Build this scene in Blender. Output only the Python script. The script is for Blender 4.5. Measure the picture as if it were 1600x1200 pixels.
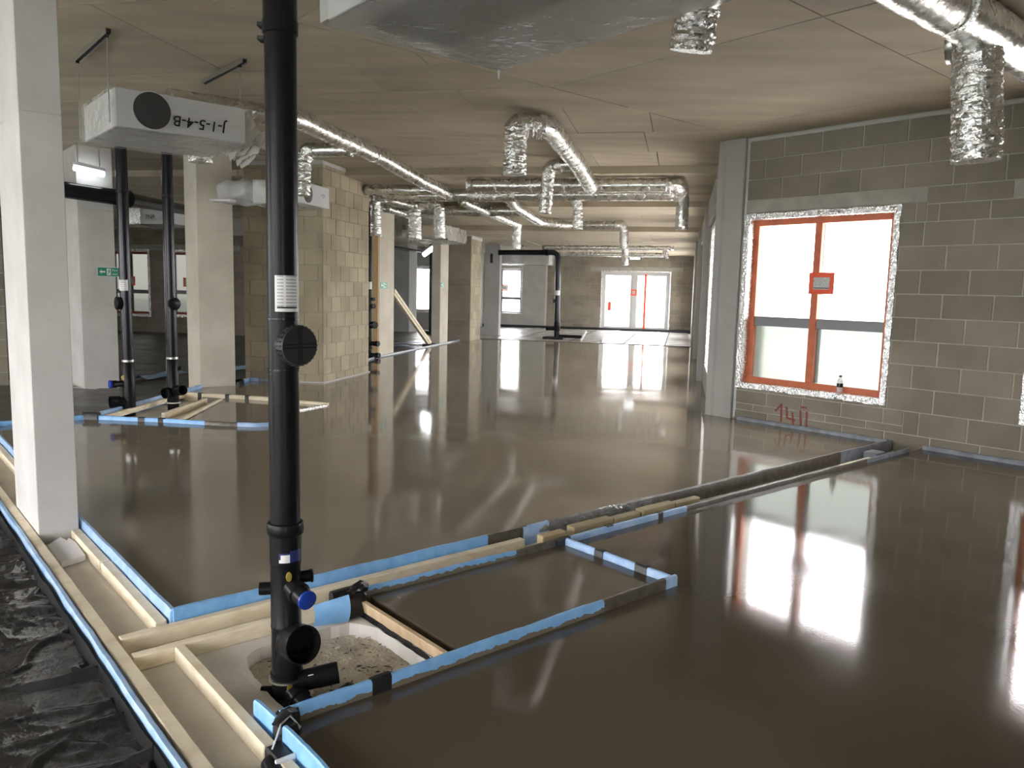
import bpy, bmesh, math, random
from math import sin, cos, pi, radians
from mathutils import Vector, Matrix, noise
from mathutils.geometry import tessellate_polygon

random.seed(7)
for o in list(bpy.data.objects):
    bpy.data.objects.remove(o)
C = bpy.context.scene.collection
SC = bpy.context.scene

# ------------------------------------------------------------------ camera
F_PX, PITCH, ROLL, EYE = 1221.5, radians(6.834), radians(1.427), 1.45
fw = Vector((0, cos(PITCH), -sin(PITCH)))
r0, u0_ = Vector((1, 0, 0)), Vector((0, sin(PITCH), cos(PITCH)))
rt = cos(ROLL) * r0 + sin(ROLL) * u0_
up = -sin(ROLL) * r0 + cos(ROLL) * u0_
cd_ = bpy.data.cameras.new('camera')
cd_.sensor_width = 36.0
cd_.lens = F_PX / 1600 * 36.0
cd_.clip_start, cd_.clip_end = 0.05, 200
cam = bpy.data.objects.new('camera', cd_)
C.objects.link(cam)
cam.matrix_world = Matrix(((rt.x, up.x, -fw.x, 0), (rt.y, up.y, -fw.y, 0), (rt.z, up.z, -fw.z, EYE), (0, 0, 0, 1)))
SC.camera = cam

# ------------------------------------------------------------------ world (overcast sky) and exposure
SKY = 1.0
w = bpy.data.worlds.new('overcast_sky'); SC.world = w; w.use_nodes = True
nt = w.node_tree; nt.nodes.clear()
tc = nt.nodes.new('ShaderNodeTexCoord'); sx = nt.nodes.new('ShaderNodeSeparateXYZ')
cr = nt.nodes.new('ShaderNodeValToRGB'); bg = nt.nodes.new('ShaderNodeBackground'); ow = nt.nodes.new('ShaderNodeOutputWorld')
nt.links.new(tc.outputs['Generated'], sx.inputs[0]); nt.links.new(sx.outputs['Z'], cr.inputs[0])
nt.links.new(cr.outputs[0], bg.inputs[0]); nt.links.new(bg.outputs[0], ow.inputs[0])
cr.color_ramp.elements[0].position = 0.0; cr.color_ramp.elements[0].color = (.86, .85, .85, 1)
cr.color_ramp.elements[1].position = 0.9; cr.color_ramp.elements[1].color = (1.03, 1.01, 1.04, 1)
bg.inputs['Strength'].default_value = SKY
SC.view_settings.view_transform = 'Standard'
SC.view_settings.look = 'None'
SC.view_settings.gamma = 1.0
SC.view_settings.use_curve_mapping = False
SC.view_settings.exposure = 4.42

# ------------------------------------------------------------------ frames: near grid (a, b) and wing grid (c, d)
TH, TC = radians(40.6), radians(12.0)
A = Vector((-sin(TH), cos(TH), 0)); B = Vector((cos(TH), sin(TH), 0))
CC = Vector((sin(TC), cos(TC), 0)); DD = Vector((cos(TC), -sin(TC), 0))
Z = Vector((0, 0, 1))
def N(a, b, z=0.0): return A * a + B * b + Z * z
def M(c, d, z=0.0): return CC * c + DD * d + Z * z
H = 3.25                     # soffit above the wet screed
SLAB = -0.07                 # structural slab below it
MEM = -0.045                 # top of the polythene over the insulation

# ------------------------------------------------------------------ materials
MATS = {}
def mat(name, col, col2=None, scale=4.0, rough=.6, metal=0.0, bump=0.0, bscale=40.0, stretch=(1, 1, 1), vary=0.0,
        spec=.5, detail=4.0, contrast=(.35, .65), rough2=None, bdist=.01, coat=0.0, ior=None):
    m = bpy.data.materials.new(name); m.use_nodes = True
    t = m.node_tree; p = t.nodes['Principled BSDF']
    p.inputs['Roughness'].default_value = rough; p.inputs['Metallic'].default_value = metal
    p.inputs['Specular IOR Level'].default_value = spec
    if coat: p.inputs['Coat Weight'].default_value = coat
    if ior: p.inputs['IOR'].default_value = ior
    g = t.nodes.new('ShaderNodeNewGeometry'); mp = t.nodes.new('ShaderNodeMapping'); mp.inputs['Scale'].default_value = stretch
    t.links.new(g.outputs['Position'], mp.inputs[0])
    c = t.nodes.new('ShaderNodeRGB'); c.outputs[0].default_value = (*col, 1)
    out = c.outputs[0]
    if col2 is not None:
        nz = t.nodes.new('ShaderNodeTexNoise'); nz.inputs['Scale'].default_value = scale; nz.inputs['Detail'].default_value = detail
        t.links.new(mp.outputs[0], nz.inputs['Vector'])
        rp = t.nodes.new('ShaderNodeValToRGB'); rp.color_ramp.elements[0].position, rp.color_ramp.elements[1].position = contrast
        t.links.new(nz.outputs[0], rp.inputs[0])
        mx = t.nodes.new('ShaderNodeMix'); mx.data_type = 'RGBA'
        mx.inputs[6].default_value = (*col, 1); mx.inputs[7].default_value = (*col2, 1)
        t.links.new(rp.outputs[0], mx.inputs[0]); out = mx.outputs[2]
        if rough2 is not None:
            mr = t.nodes.new('ShaderNodeMapRange'); mr.inputs[3].default_value = rough; mr.inputs[4].default_value = rough2
            t.links.new(rp.outputs[0], mr.inputs[0]); t.links.new(mr.outputs[0], p.inputs['Roughness'])
    if vary:
        oi = t.nodes.new('ShaderNodeObjectInfo'); mr = t.nodes.new('ShaderNodeMapRange')
        mr.inputs[3].default_value = 1 - vary; mr.inputs[4].default_value = 1 + vary
        t.links.new(oi.outputs['Random'], mr.inputs[0])
        mu = t.nodes.new('ShaderNodeMix'); mu.data_type = 'RGBA'; mu.blend_type = 'MULTIPLY'; mu.inputs[0].default_value = 1
        t.links.new(out, mu.inputs[6]); t.links.new(mr.outputs[0], mu.inputs[7]); out = mu.outputs[2]
    t.links.new(out, p.inputs['Base Color'])
    if bump:
        nb = t.nodes.new('ShaderNodeTexNoise'); nb.inputs['Scale'].default_value = bscale; nb.inputs['Detail'].default_value = 4
        t.links.new(mp.outputs[0], nb.inputs['Vector'])
        bp = t.nodes.new('ShaderNodeBump'); bp.inputs['Strength'].default_value = bump; bp.inputs['Distance'].default_value = bdist
        t.links.new(nb.outputs[0], bp.inputs['Height']); t.links.new(bp.outputs[0], p.inputs['Normal'])
    MATS[name] = m
    return m

mat('block', (.285, .255, .205), (.215, .19, .15), scale=1.6, rough=.9, bump=.35, bscale=90, vary=.10)
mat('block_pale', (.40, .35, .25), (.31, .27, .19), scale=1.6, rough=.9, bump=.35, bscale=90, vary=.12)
mat('mortar', (.47, .44, .38), (.37, .345, .295), scale=6, rough=.95, bump=.3, bscale=60)
mat('mortar_hazy', (.34, .315, .26), (.29, .265, .215), scale=6, rough=.95)  # haze over the far walls is put into this mortar colour
mat('mortar_pier', (.36, .31, .23), (.29, .25, .185), scale=6, rough=.95)
mat('frame_glare', (.50, .50, .49), rough=.4)  # far door frame, daylight glare put into its pale colour
mat('concrete_column', (.60, .59, .57), (.48, .47, .45), scale=3.0, rough=.85, bump=.12, bscale=60, contrast=(.3, .8))
mat('concrete_beige', (.60, .56, .47), (.50, .46, .38), scale=2.0, rough=.85, bump=.1, bscale=60)
mat('plaster', (.42, .42, .40), (.36, .36, .34), scale=2.0, rough=.9)
mat('lintel', (.40, .385, .34), (.33, .315, .28), scale=5.0, rough=.9, bump=.1)
mat('soffit', (.50, .445, .335), (.37, .325, .245), scale=1.5, rough=.8, bump=.05, bscale=25, stretch=(.6, 2.2, 1), vary=.07, contrast=(.3, .74), detail=9)
mat('soffit_gap', (.10, .085, .065), rough=.95)
mat('slab', (.80, .77, .73), (.70, .67, .63), scale=4, rough=.9, bump=.2, bscale=50)
mat('rubble', (.66, .60, .48), (.46, .41, .32), scale=9, rough=.95, bump=.6, bscale=60, bdist=.02)
mat('timber', (.82, .73, .56), (.60, .49, .32), scale=9, rough=.7, stretch=(1, 1, 3), bump=.1, bscale=70, vary=.10, detail=7, contrast=(.45, .85))
mat('timber_wet', (.44, .36, .20), (.33, .265, .15), scale=6, rough=.5, bump=.08, vary=.12)
mat('plywood', (.85, .60, .33), (.76, .50, .26), scale=6, rough=.6, stretch=(4, 4, .6))  # orange also carries the warm lamplight on the column end
mat('plank', (.72, .56, .36), (.60, .43, .26), scale=7, rough=.6, stretch=(3, 3, .7))
mat('foam_blue', (.25, .51, .85), (.18, .41, .76), scale=14, rough=.35, bump=.15, bscale=60)
mat('foam_pale', (.40, .57, .82), (.26, .44, .72), scale=10, rough=.3, bump=.25, bscale=50)
mat('foam_stained', (.115, .097, .073), (.065, .054, .04), scale=16, rough=.3, bump=.3, bscale=50)
mat('foam_grey', (.27, .31, .36), (.18, .20, .23), scale=12, rough=.3, bump=.3, bscale=50)
mat('film_grey', (.24, .245, .25), (.15, .15, .15), scale=10, rough=.18, bump=.5, bscale=30)
mat('tape_black', (.012, .012, .013), rough=.38)
mat('pipe_black', (.008, .008, .009), (.012, .012, .013), scale=8, rough=.28, spec=.13)
mat('pipe_dark', (.011, .012, .016), rough=.2, spec=.3)
mat('cap_black', (.026, .026, .025), rough=.45, spec=.3)
mat('rubber', (.006, .006, .006), rough=.6)
mat('recess_shade', (.003, .003, .003), rough=.9)
mat('membrane', (.013, .013, .015), (.042, .042, .046), scale=3.5, rough=.13, rough2=.30, bump=.4, bscale=22, bdist=.008, contrast=(.45, .8))
mat('membrane_edge', (.007, .007, .008), rough=.5, spec=.12, bump=.3, bscale=12)
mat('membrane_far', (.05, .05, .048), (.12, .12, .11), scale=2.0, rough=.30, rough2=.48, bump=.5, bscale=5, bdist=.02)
mat('membrane_pale', (.44, .43, .41), (.24, .235, .225), scale=2.2, rough=.30, rough2=.5, bump=.4, bscale=5, bdist=.02)  # made paler also to bounce light up to the far ceiling
mat('foil', (.86, .86, .85), (.72, .72, .70), scale=30, rough=.16, rough2=.28, metal=1.0, bump=.7, bscale=60, bdist=.012)
mat('foil_smooth', (.80, .80, .78), (.68, .68, .66), scale=12, rough=.22, rough2=.34, metal=1.0, bump=.45, bscale=16, bdist=.012)
mat('foil_tape', (.88, .88, .88), (.62, .63, .64), scale=40, rough=.18, rough2=.36, metal=1.0, bump=.8, bscale=55, bdist=.012)
mat('frame_orange', (.60, .155, .06), (.50, .12, .05), scale=8, rough=.5)
mat('frame_red', (.30, .05, .035), rough=.5)
mat('frame_grey', (.19, .20, .215), rough=.4)
mat('white_metal', (.66, .67, .68), (.60, .61, .62), scale=3, rough=.35)
mat('galvanised', (.55, .55, .54), rough=.3, metal=1.0)
mat('steel_bright', (.9, .9, .9), rough=.3, metal=1.0)
mat('disc_grey', (.045, .047, .05), rough=.5)
mat('ink', (.010, .010, .012), rough=.6)
mat('paper', (.74, .74, .73), rough=.6)
mat('paper_grey', (.44, .44, .44), rough=.6)
mat('label_blue', (.02, .03, .15), rough=.4)
mat('cap_blue', (.012, .045, .33), rough=.35)
mat('tag_yellow', (.28, .21, .03), rough=.5)
mat('polystyrene', (.86, .86, .90), (.80, .80, .84), scale=40, rough=.8, bump=.2, bscale=150)
mat('sign_green', (.02, .30, .17), rough=.4)
mat('sign_white', (.85, .88, .86), rough=.4)
mat('spray_red', (.26, .045, .04), (.20, .09, .07), scale=30, rough=.8)
mat('sticker_red', (.85, .10, .035), rough=.5)
mat('sticker_white', (.62, .63, .61), (.40, .41, .40), scale=60, rough=.6)
mat('outside_paving', (.30, .345, .315), (.26, .31, .28), scale=.5, rough=.9)
mat('mastic', (.52, .52, .50), rough=.7)
mat('stone_chip', (.62, .60, .55), (.45, .42, .36), scale=30, rough=.8)

def screed_mat(name, c1, c2, grain=.00009):
    m = mat(name, c1, c2, scale=.8, rough=.045, rough2=.13, spec=.5, ior=1.5, contrast=(.4, .75))
    t = m.node_tree; p = t.nodes['Principled BSDF']
    g = t.nodes.new('ShaderNodeNewGeometry')
    n1 = t.nodes.new('ShaderNodeTexNoise'); n1.inputs['Scale'].default_value = 2.2; n1.inputs['Detail'].default_value = 2
    n2 = t.nodes.new('ShaderNodeTexNoise'); n2.inputs['Scale'].default_value = 70; n2.inputs['Detail'].default_value = 3
    for n in (n1, n2): t.links.new(g.outputs['Position'], n.inputs['Vector'])
    b1 = t.nodes.new('ShaderNodeBump'); b1.inputs['Strength'].default_value = 1; b1.inputs['Distance'].default_value = .0003
    b2 = t.nodes.new('ShaderNodeBump'); b2.inputs['Strength'].default_value = 1; b2.inputs['Distance'].default_value = grain
    t.links.new(n1.outputs[0], b1.inputs['Height']); t.links.new(n2.outputs[0], b2.inputs['Height'])
    t.links.new(b1.outputs[0], b2.inputs['Normal']); t.links.new(b2.outputs[0], p.inputs['Normal'])
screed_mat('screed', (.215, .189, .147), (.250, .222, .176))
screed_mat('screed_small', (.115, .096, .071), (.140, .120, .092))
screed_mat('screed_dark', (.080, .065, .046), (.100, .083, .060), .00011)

def splash_mat():                      # blue foam with screed splashed up its foot
    m = mat('foam_splashed', (.25, .51, .85), (.19, .43, .78), scale=14, rough=.35)
    t = m.node_tree; p = t.nodes['Principled BSDF']
    g = t.nodes.new('ShaderNodeNewGeometry'); sp = t.nodes.new('ShaderNodeSeparateXYZ')
    t.links.new(g.outputs['Position'], sp.inputs[0])
    n = t.nodes.new('ShaderNodeTexNoise'); n.inputs['Scale'].default_value = 22; n.inputs['Detail'].default_value = 4
    t.links.new(g.outputs['Position'], n.inputs['Vector'])
    ma = t.nodes.new('ShaderNodeMath'); ma.operation = 'MULTIPLY_ADD'; ma.inputs[1].default_value = .055; ma.inputs[2].default_value = -.008
    t.links.new(n.outputs[0], ma.inputs[0])
    lt = t.nodes.new('ShaderNodeMath'); lt.operation = 'LESS_THAN'
    t.links.new(sp.outputs['Z'], lt.inputs[0]); t.links.new(ma.outputs[0], lt.inputs[1])
    old = p.inputs['Base Color'].links[0].from_socket
    mx = t.nodes.new('ShaderNodeMix'); mx.data_type = 'RGBA'; mx.inputs[7].default_value = (.17, .145, .11, 1)
    t.links.new(lt.outputs[0], mx.inputs[0]); t.links.new(old, mx.inputs[6]); t.links.new(mx.outputs[2], p.inputs['Base Color'])
splash_mat()

def glass_mat(name, tint, gloss, rough=None):
    m = bpy.data.materials.new(name); m.use_nodes = True; t = m.node_tree; t.nodes.clear()
    o = t.nodes.new('ShaderNodeOutputMaterial'); tr = t.nodes.new('ShaderNodeBsdfTransparent'); tr.inputs[0].default_value = (*tint, 1)
    if rough is None:
        gl = t.nodes.new('ShaderNodeBsdfGlossy'); gl.inputs['Roughness'].default_value = .03
    else:
        gl = t.nodes.new('ShaderNodeBsdfRefraction'); gl.inputs['Roughness'].default_value = rough; gl.inputs['IOR'].default_value = 1.12
        gl.inputs[0].default_value = (*tint, 1)
    mx = t.nodes.new('ShaderNodeMixShader'); mx.inputs[0].default_value = gloss
    t.links.new(tr.outputs[0], mx.inputs[1]); t.links.new(gl.outputs[0], mx.inputs[2]); t.links.new(mx.outputs[0], o.inputs[0])
    MATS[name] = m
glass_mat('glass', (.94, .94, .94), .07)
glass_mat('frosted', (.30, .315, .30), .8, .45)

glass_mat('matte', (.16, .16, .152), .6, .4)

def film_mat(name, col, see):          # thin clear polythene wrap
    m = mat(name, col, rough=.16, bump=.7, bscale=14, bdist=.02)
    t = m.node_tree; p = t.nodes['Principled BSDF']; o = t.nodes['Material Output']
    tr = t.nodes.new('ShaderNodeBsdfTransparent'); mx = t.nodes.new('ShaderNodeMixShader'); mx.inputs[0].default_value = see
    t.links.new(p.outputs[0], mx.inputs[1]); t.links.new(tr.outputs[0], mx.inputs[2]); t.links.new(mx.outputs[0], o.inputs[0])
film_mat('film_clear', (.62, .62, .60), .55)
film_mat('film_bag', (.62, .62, .63), .2)
film_mat('film_taut', (.50, .50, .48), .45)
MATS['film_taut'].node_tree.nodes['Bump'].inputs['Strength'].default_value = .25
film_mat('bottle_plastic', (.75, .78, .80), .6)

def lamp_mat(name, col, s):
    m = bpy.data.materials.new(name); m.use_nodes = True; p = m.node_tree.nodes['Principled BSDF']
    p.inputs['Base Color'].default_value = (.9, .9, .9, 1)
    p.inputs['Emission Color'].default_value = (*col, 1); p.inputs['Emission Strength'].default_value = s
    MATS[name] = m
lamp_mat('tube_light', (.90, .95, 1.0), .5)
lamp_mat('tube_light_far', (.90, .95, 1.0), 2.0)

# ------------------------------------------------------------------ mesh builder
class MB:
    def __init__(s): s.v, s.f, s.m = [], [], []
    def add(s, vs, fs, mi=0):
        n = len(s.v); s.v += [Vector(p) for p in vs]
        for f in fs: s.f.append([i + n for i in f]); s.m.append(mi)
        return s
    def box(s, fr, x0, x1, y0, y1, z0, z1, mi=0):
        vs = [fr(x, y, z) for x in (x0, x1) for y in (y0, y1) for z in (z0, z1)]
        return s.add(vs, [(0, 1, 3, 2), (4, 6, 7, 5), (0, 4, 5, 1), (2, 3, 7, 6), (0, 2, 6, 4), (1, 5, 7, 3)], mi)
    def cbox(s, fr, x0, x1, y0, y1, z0, z1, c=.004, mi=0):
        X, Y, W = (x0, x1), (y0, y1), (z0, z1); sg = (c, -c)
        vs, ix = [], {}
        for i in (0, 1):
            for j in (0, 1):
                for k in (0, 1):
                    for ax in range(3):
                        p = [X[i] + (sg[i] if ax != 0 else 0), Y[j] + (sg[j] if ax != 1 else 0), W[k] + (sg[k] if ax != 2 else 0)]
                        ix[i, j, k, ax] = len(vs); vs.append(fr(*p))
        fs = []
        for ax in range(3):
            o = [q for q in range(3) if q != ax]
            for e in (0, 1):
                q = []
                for (p1, p2) in ((0, 0), (0, 1), (1, 1), (1, 0)):
                    t = [0, 0, 0]; t[ax] = e; t[o[0]] = p1; t[o[1]] = p2; q.append(ix[(*t, ax)])
                fs.append(q)
            for p1 in (0, 1):
                for p2 in (0, 1):
                    t0 = [0, 0, 0]; t0[o[0]] = p1; t0[o[1]] = p2; t1 = list(t0); t1[ax] = 1
                    fs.append([ix[(*t0, o[0])], ix[(*t1, o[0])], ix[(*t1, o[1])], ix[(*t0, o[1])]])
        for i in (0, 1):
            for j in (0, 1):
                for k in (0, 1): fs.append([ix[i, j, k, 0], ix[i, j, k, 1], ix[i, j, k, 2]])
        return s.add(vs, fs, mi)
    def lathe(s, p, ax, prof, seg=24, mi=0, sq=1.0):   # prof: (distance along axis, radius)
        ax = Vector(ax).normalized(); t = Vector((0, 0, 1)) if abs(ax.z) < .9 else Vector((1, 0, 0))
        e1 = ax.cross(t).normalized(); e2 = ax.cross(e1); p = Vector(p)
        vs, fs = [], []
        for (h, r) in prof:
            for i in range(seg):
                a = 2 * pi * i / seg; vs.append(p + ax * h + (e1 * cos(a) + e2 * sin(a) * sq) * r)
        for k in range(len(prof) - 1):
            for i in range(seg):
                j = (i + 1) % seg; fs.append([k * seg + i, k * seg + j, (k + 1) * seg + j, (k + 1) * seg + i])
        if prof[0][1] > 1e-6: fs.append(list(range(seg))[::-1])
        if prof[-1][1] > 1e-6: fs.append([(len(prof) - 1) * seg + i for i in range(seg)])
        return s.add(vs, fs, mi)
    def tube(s, pts, r, seg=20, step=.05, crk=0.0, freq=30.0, ridge=0.0, cap=True, mi=0, rfun=None, seed=0):
        P = resample(pts, step); n = len(P); vs, fs = [], []
        tan = [(P[min(i + 1, n - 1)] - P[max(i - 1, 0)]).normalized() for i in range(n)]
        t = Vector((0, 0, 1)) if abs(tan[0].z) < .9 else Vector((1, 0, 0))
        e1 = tan[0].cross(t).normalized(); acc = 0
        for i in range(n):
            if i: acc += (P[i] - P[i - 1]).length
            e1 = (e1 - tan[i] * e1.dot(tan[i])).normalized(); e2 = tan[i].cross(e1)
            rr = r if rfun is None else r * rfun(acc)
            for k in range(seg):
                a = 2 * pi * k / seg; d = e1 * cos(a) + e2 * sin(a); q = P[i] + d * rr
                o = 0
                if crk: o = crk * noise.noise(q * freq + Vector((seed, 0, 0)))
                if ridge: o += ridge * sin(acc * 95 + k * 2 * pi / seg * 1.0) * (0.4 + noise.noise(q * 9))
                vs.append(q + d * o)
        for i in range(n - 1):
            for k in range(seg):
                j = (k + 1) % seg; fs.append([i * seg + k, i * seg + j, (i + 1) * seg + j, (i + 1) * seg + k])
        if cap:
            for e, i in ((-1, 0), (1, n - 1)):
                c = len(vs); vs.append(P[i] - tan[i] * (.02 * e) * (1 if crk else 0))
                for k in range(seg): fs.append([i * seg + k, i * seg + (k + 1) % seg, c])
        return s.add(vs, fs, mi)
    def poly(s, pts, mi=0):
        tri = tessellate_polygon([[Vector((p.x, p.y, 0)) for p in pts]])
        return s.add(pts, [list(t) for t in tri], mi)
    def grid(s, fn, nu, nv, mi=0):
        vs = [fn(i / nu, j / nv) for i in range(nu + 1) for j in range(nv + 1)]
        fs = [[i * (nv + 1) + j, (i + 1) * (nv + 1) + j, (i + 1) * (nv + 1) + j + 1, i * (nv + 1) + j + 1] for i in range(nu) for j in range(nv)]
        return s.add(vs, fs, mi)

def resample(pts, step):
    pts = [Vector(p) for p in pts]; out = [pts[0]]
    for a, b in zip(pts, pts[1:]):
        n = max(1, int(round((b - a).length / step)))
        for i in range(1, n + 1): out.append(a.lerp(b, i / n))
    return out
def rounded(pts, rad, n=6):
    pts = [Vector(p) for p in pts]; out = [pts[0]]
    for i in range(1, len(pts) - 1):
        p, a, b = pts[i], pts[i - 1], pts[i + 1]
        ra = min(rad, (a - p).length * .48, (b - p).length * .48)
        q0 = p + (a - p).normalized() * ra; q1 = p + (b - p).normalized() * ra
        for k in range(n + 1):
            t = k / n; out.append(q0 * (1 - t) ** 2 + p * 2 * t * (1 - t) + q1 * t * t)
    return out + [pts[-1]]

def origin(o):
    p = Vector((0, 0, 0))
    while o is not None: p += o.location; o = o.parent
    return p
def link(name, mb, mats, parent=None, loc=None, smooth=False):
    if isinstance(mats, str): mats = [mats]
    if loc is None:
        if parent is not None: loc = origin(parent)
        else:
            lo = [min(p[i] for p in mb.v) for i in range(3)]; hi = [max(p[i] for p in mb.v) for i in range(3)]
            loc = Vector(((lo[0] + hi[0]) / 2, (lo[1] + hi[1]) / 2, lo[2]))
    loc = Vector(loc)
    me = bpy.data.meshes.new(name)
    me.from_pydata([p - loc for p in mb.v], [], mb.f)
    for m_ in mats: me.materials.append(MATS[m_])
    if len(mats) > 1: me.polygons.foreach_set('material_index', mb.m)
    bm = bmesh.new(); bm.from_mesh(me); bmesh.ops.recalc_face_normals(bm, faces=bm.faces); bm.to_mesh(me); bm.free()
    if smooth is True: me.polygons.foreach_set('use_smooth', [True] * len(me.polygons))
    elif smooth:
        me.polygons.foreach_set('use_smooth', [True] * len(me.polygons)); me.set_sharp_from_angle(angle=radians(smooth))
    me.update()
    o = bpy.data.objects.new(name, me); C.objects.link(o)
    if parent is not None: o.parent = parent; o.location = loc - origin(parent)
    else: o.location = loc
    return o
def tag(o, label=None, cat=None, group=None, kind=None):
    if label: o['label'] = label
    if cat: o['category'] = cat
    if group: o['group'] = group
    if kind: o['kind'] = kind
    return o
def thing(name, label, cat, loc, group=None):
    o = bpy.data.objects.new(name, None); C.objects.link(o); o.location = loc; o.empty_display_size = .1
    return tag(o, label, cat, group)
def struct(name, mb, mats, loc=None, label=None, smooth=False):
    return tag(link(name, mb, mats, None, loc, smooth), label=label, kind='structure')

def sub_rects(rect, holes):
    out = [rect]
    for (ha, hb, hc, hd) in holes:
        nx = []
        for (a, b, c, d) in out:
            if ha >= b or hb <= a or hc >= d or hd <= c: nx.append((a, b, c, d)); continue
            if ha > a: nx.append((a, ha, c, d))
            if hb < b: nx.append((hb, b, c, d))
            l, r_ = max(a, ha), min(b, hb)
            if hc > c: nx.append((l, r_, c, hc))
            if hd < d: nx.append((l, r_, hd, d))
        out = nx
    return out

# frames along walls: (u along the wall, v outwards from its inner face, z)
def fr_right(u, v, z): return N(u, 8.02 + v, z)
def fr_wing(u, v, z): return M(u, .41 + v, z)
def fr_far(u, v, z): return M(31.5 + v, u, z)
def fr_leftfar(u, v, z): return M(20.5 + v, u, z)
def fr_mid(u, v, z): return M(27.5 + v, u, z)
def fr_left(u, v, z): return N(u, -5 - v, z)
def fr_back(u, v, z): return N(-6 - v, u, z)
def fr_side(u, v, z): return M(u, -18 - v, z)

BLOCKS = {}
def lay_blocks(root, fr, u0, u1, courses, holes=(), L=.445, mname='block', T=.05, shift=0.0, gap=.011):
    """one object per concrete block, sharing mesh data between equal blocks"""
    ux = (fr(1, 0, 0) - fr(0, 0, 0)).normalized(); vx = (fr(0, 1, 0) - fr(0, 0, 0)).normalized()
    if ux.cross(vx).z < 0: ux = -ux
    R = Matrix((ux, vx, Z)).transposed().to_4x4(); base = origin(root)
    for k, (z0, z1) in enumerate(courses):
        off = u0 - L + shift + (L / 2 if k % 2 else 0)
        n = int((u1 - off) / L) + 2
        for i in range(n):
            a, b = max(u0, off + i * L), min(u1, off + (i + 1) * L)
            if b - a < .04: continue
            for (p, q, s, t) in sub_rects((a, b, z0, z1), holes):
                if q - p < .05 or t - s < .04: continue
                wd, ht = round(q - p - gap, 2), round(t - s - gap, 3)
                key = (wd, ht, mname)
                if key not in BLOCKS:
                    mb = MB().cbox(lambda x, y, z: Vector((x, y, z)), -wd / 2, wd / 2, 0, T, -ht / 2, ht / 2, .003)
                    me = bpy.data.meshes.new('block'); me.from_pydata(mb.v, [], mb.f); me.materials.append(MATS[mname])
                    bm = bmesh.new(); bm.from_mesh(me); bmesh.ops.recalc_face_normals(bm, faces=bm.faces); bm.to_mesh(me); bm.free()
                    BLOCKS[key] = me
                o = bpy.data.objects.new('block', BLOCKS[key]); C.objects.link(o); o.parent = root
                o.matrix_local = Matrix.Translation(fr((p + q) / 2, random.uniform(-.0025, .0015), (s + t) / 2) - base) @ R

def wall_with_holes(name, fr, u0, u1, z0, z1, holes, thick, mname, label=None, v0=.006):
    mb = MB()
    for (a, b, c, d) in sub_rects((u0, u1, z0, z1), holes): mb.box(fr, a, b, v0, thick, c, d)
    return struct(name, mb, mname, loc=fr((u0 + u1) / 2, thick / 2, z0), label=label)

# ------------------------------------------------------------------ ceiling: soffit cast on panels
def clip(poly, n, d):                   # keep p.n <= d
    out = []
    for i in range(len(poly)):
        p, q = poly[i], poly[(i + 1) % len(poly)]
        a, b = p.dot(n) - d, q.dot(n) - d
        if a <= 0: out.append(p)
        if (a < 0 < b) or (b < 0 < a): out.append(p.lerp(q, a / (a - b)))
    return out
def shrink(poly, g):
    c = sum(poly, Vector()) / len(poly); n = len(poly)
    area = sum(poly[i].x * poly[(i + 1) % n].y - poly[(i + 1) % n].x * poly[i].y for i in range(n))
    if area < 0: poly = poly[::-1]
    for i in range(n):
        e = (poly[(i + 1) % n] - poly[i])
        if e.length < 1e-6: continue
    out = poly
    src = list(poly)
    for i in range(n):
        e = src[(i + 1) % n] - src[i]
        if e.length < 1e-5: continue
        nn = Vector((e.y, -e.x, 0)).normalized()
        out = clip(out, nn, src[i].dot(nn) - g)
    return out

mb = MB().add([N(-6.5, -5.5, H + .02), N(-6.5, 8.6, H + .02), N(6.2, 8.6, H + .02), M(32, 1.0, H + .02), M(32, -19, H + .02), N(22, -5.5, H + .02)],
              [range(6)])
mb.add([p + Z * .25 for p in mb.v], [range(6)])
for (c0, c1, z) in ((11.55, 15.0, 3.15), (15.0, 19.4, 3.05), (19.4, 32, 2.93)):
    mb.box(M, c0, c1, -19, .6, z + .012, H + .1)
ceiling = struct('ceiling', mb, 'soffit_gap', loc=(0, 6, H))
for (c0, z0, z1) in ((11.55, 3.15, H), (15.0, 3.05, 3.15), (19.4, 2.93, 3.05)):
    for d0, d1 in ((-18, -12), (-12, -7), (-7, -3.3), (-3.3, .5)): link('step_face', MB().cbox(M, c0 - .012, c0 + .004, d0 + .003, d1 - .003, z0 - .002, z1 + .004, .002), 'soffit', ceiling)
def soffit_panel(poly, z, th=.03):
    q = shrink(poly, random.uniform(.0025, .0065))
    if len(q) < 3: return
    dz = random.uniform(-.003, .003)
    bot = [Vector((p.x, p.y, z + dz)) for p in q]; top = [Vector((p.x, p.y, z + th)) for p in q]; n = len(q)
    m_ = MB().add(bot + top, [list(range(n))[::-1], list(range(n, 2 * n))] + [[i, (i + 1) % n, n + (i + 1) % n, n + i] for i in range(n)])
    link('panel', m_, 'soffit', ceiling)
SPLIT = 5.3
for i, a in enumerate([-6.4, -4.57, -2.13, .31, 2.75, 5.19]):
    a1 = [-4.57, -2.13, .31, 2.75, SPLIT, SPLIT][i] if i < 5 else None
    if a1 is None: continue
    bs = [-5.4, -2.4, .04, 2.48, 4.92, 7.36, 8.7] if i % 2 == 0 else [-5.4, -3.1, -1.2, 1.25, 3.69, 4.92, 6.1, 8.7]
    for b0, b1 in zip(bs, bs[1:]): soffit_panel([N(a, b0), N(a1, b0), N(a1, b1), N(a, b1)], H)
rows = [(-1, 1.5), (1.5, 3.1), (3.1, 4.7), (4.7, 6.3), (6.3, 7.1), (7.1, 7.95), (7.95, 9.15), (9.15, 10.42), (10.42, 11.55)]
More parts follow.
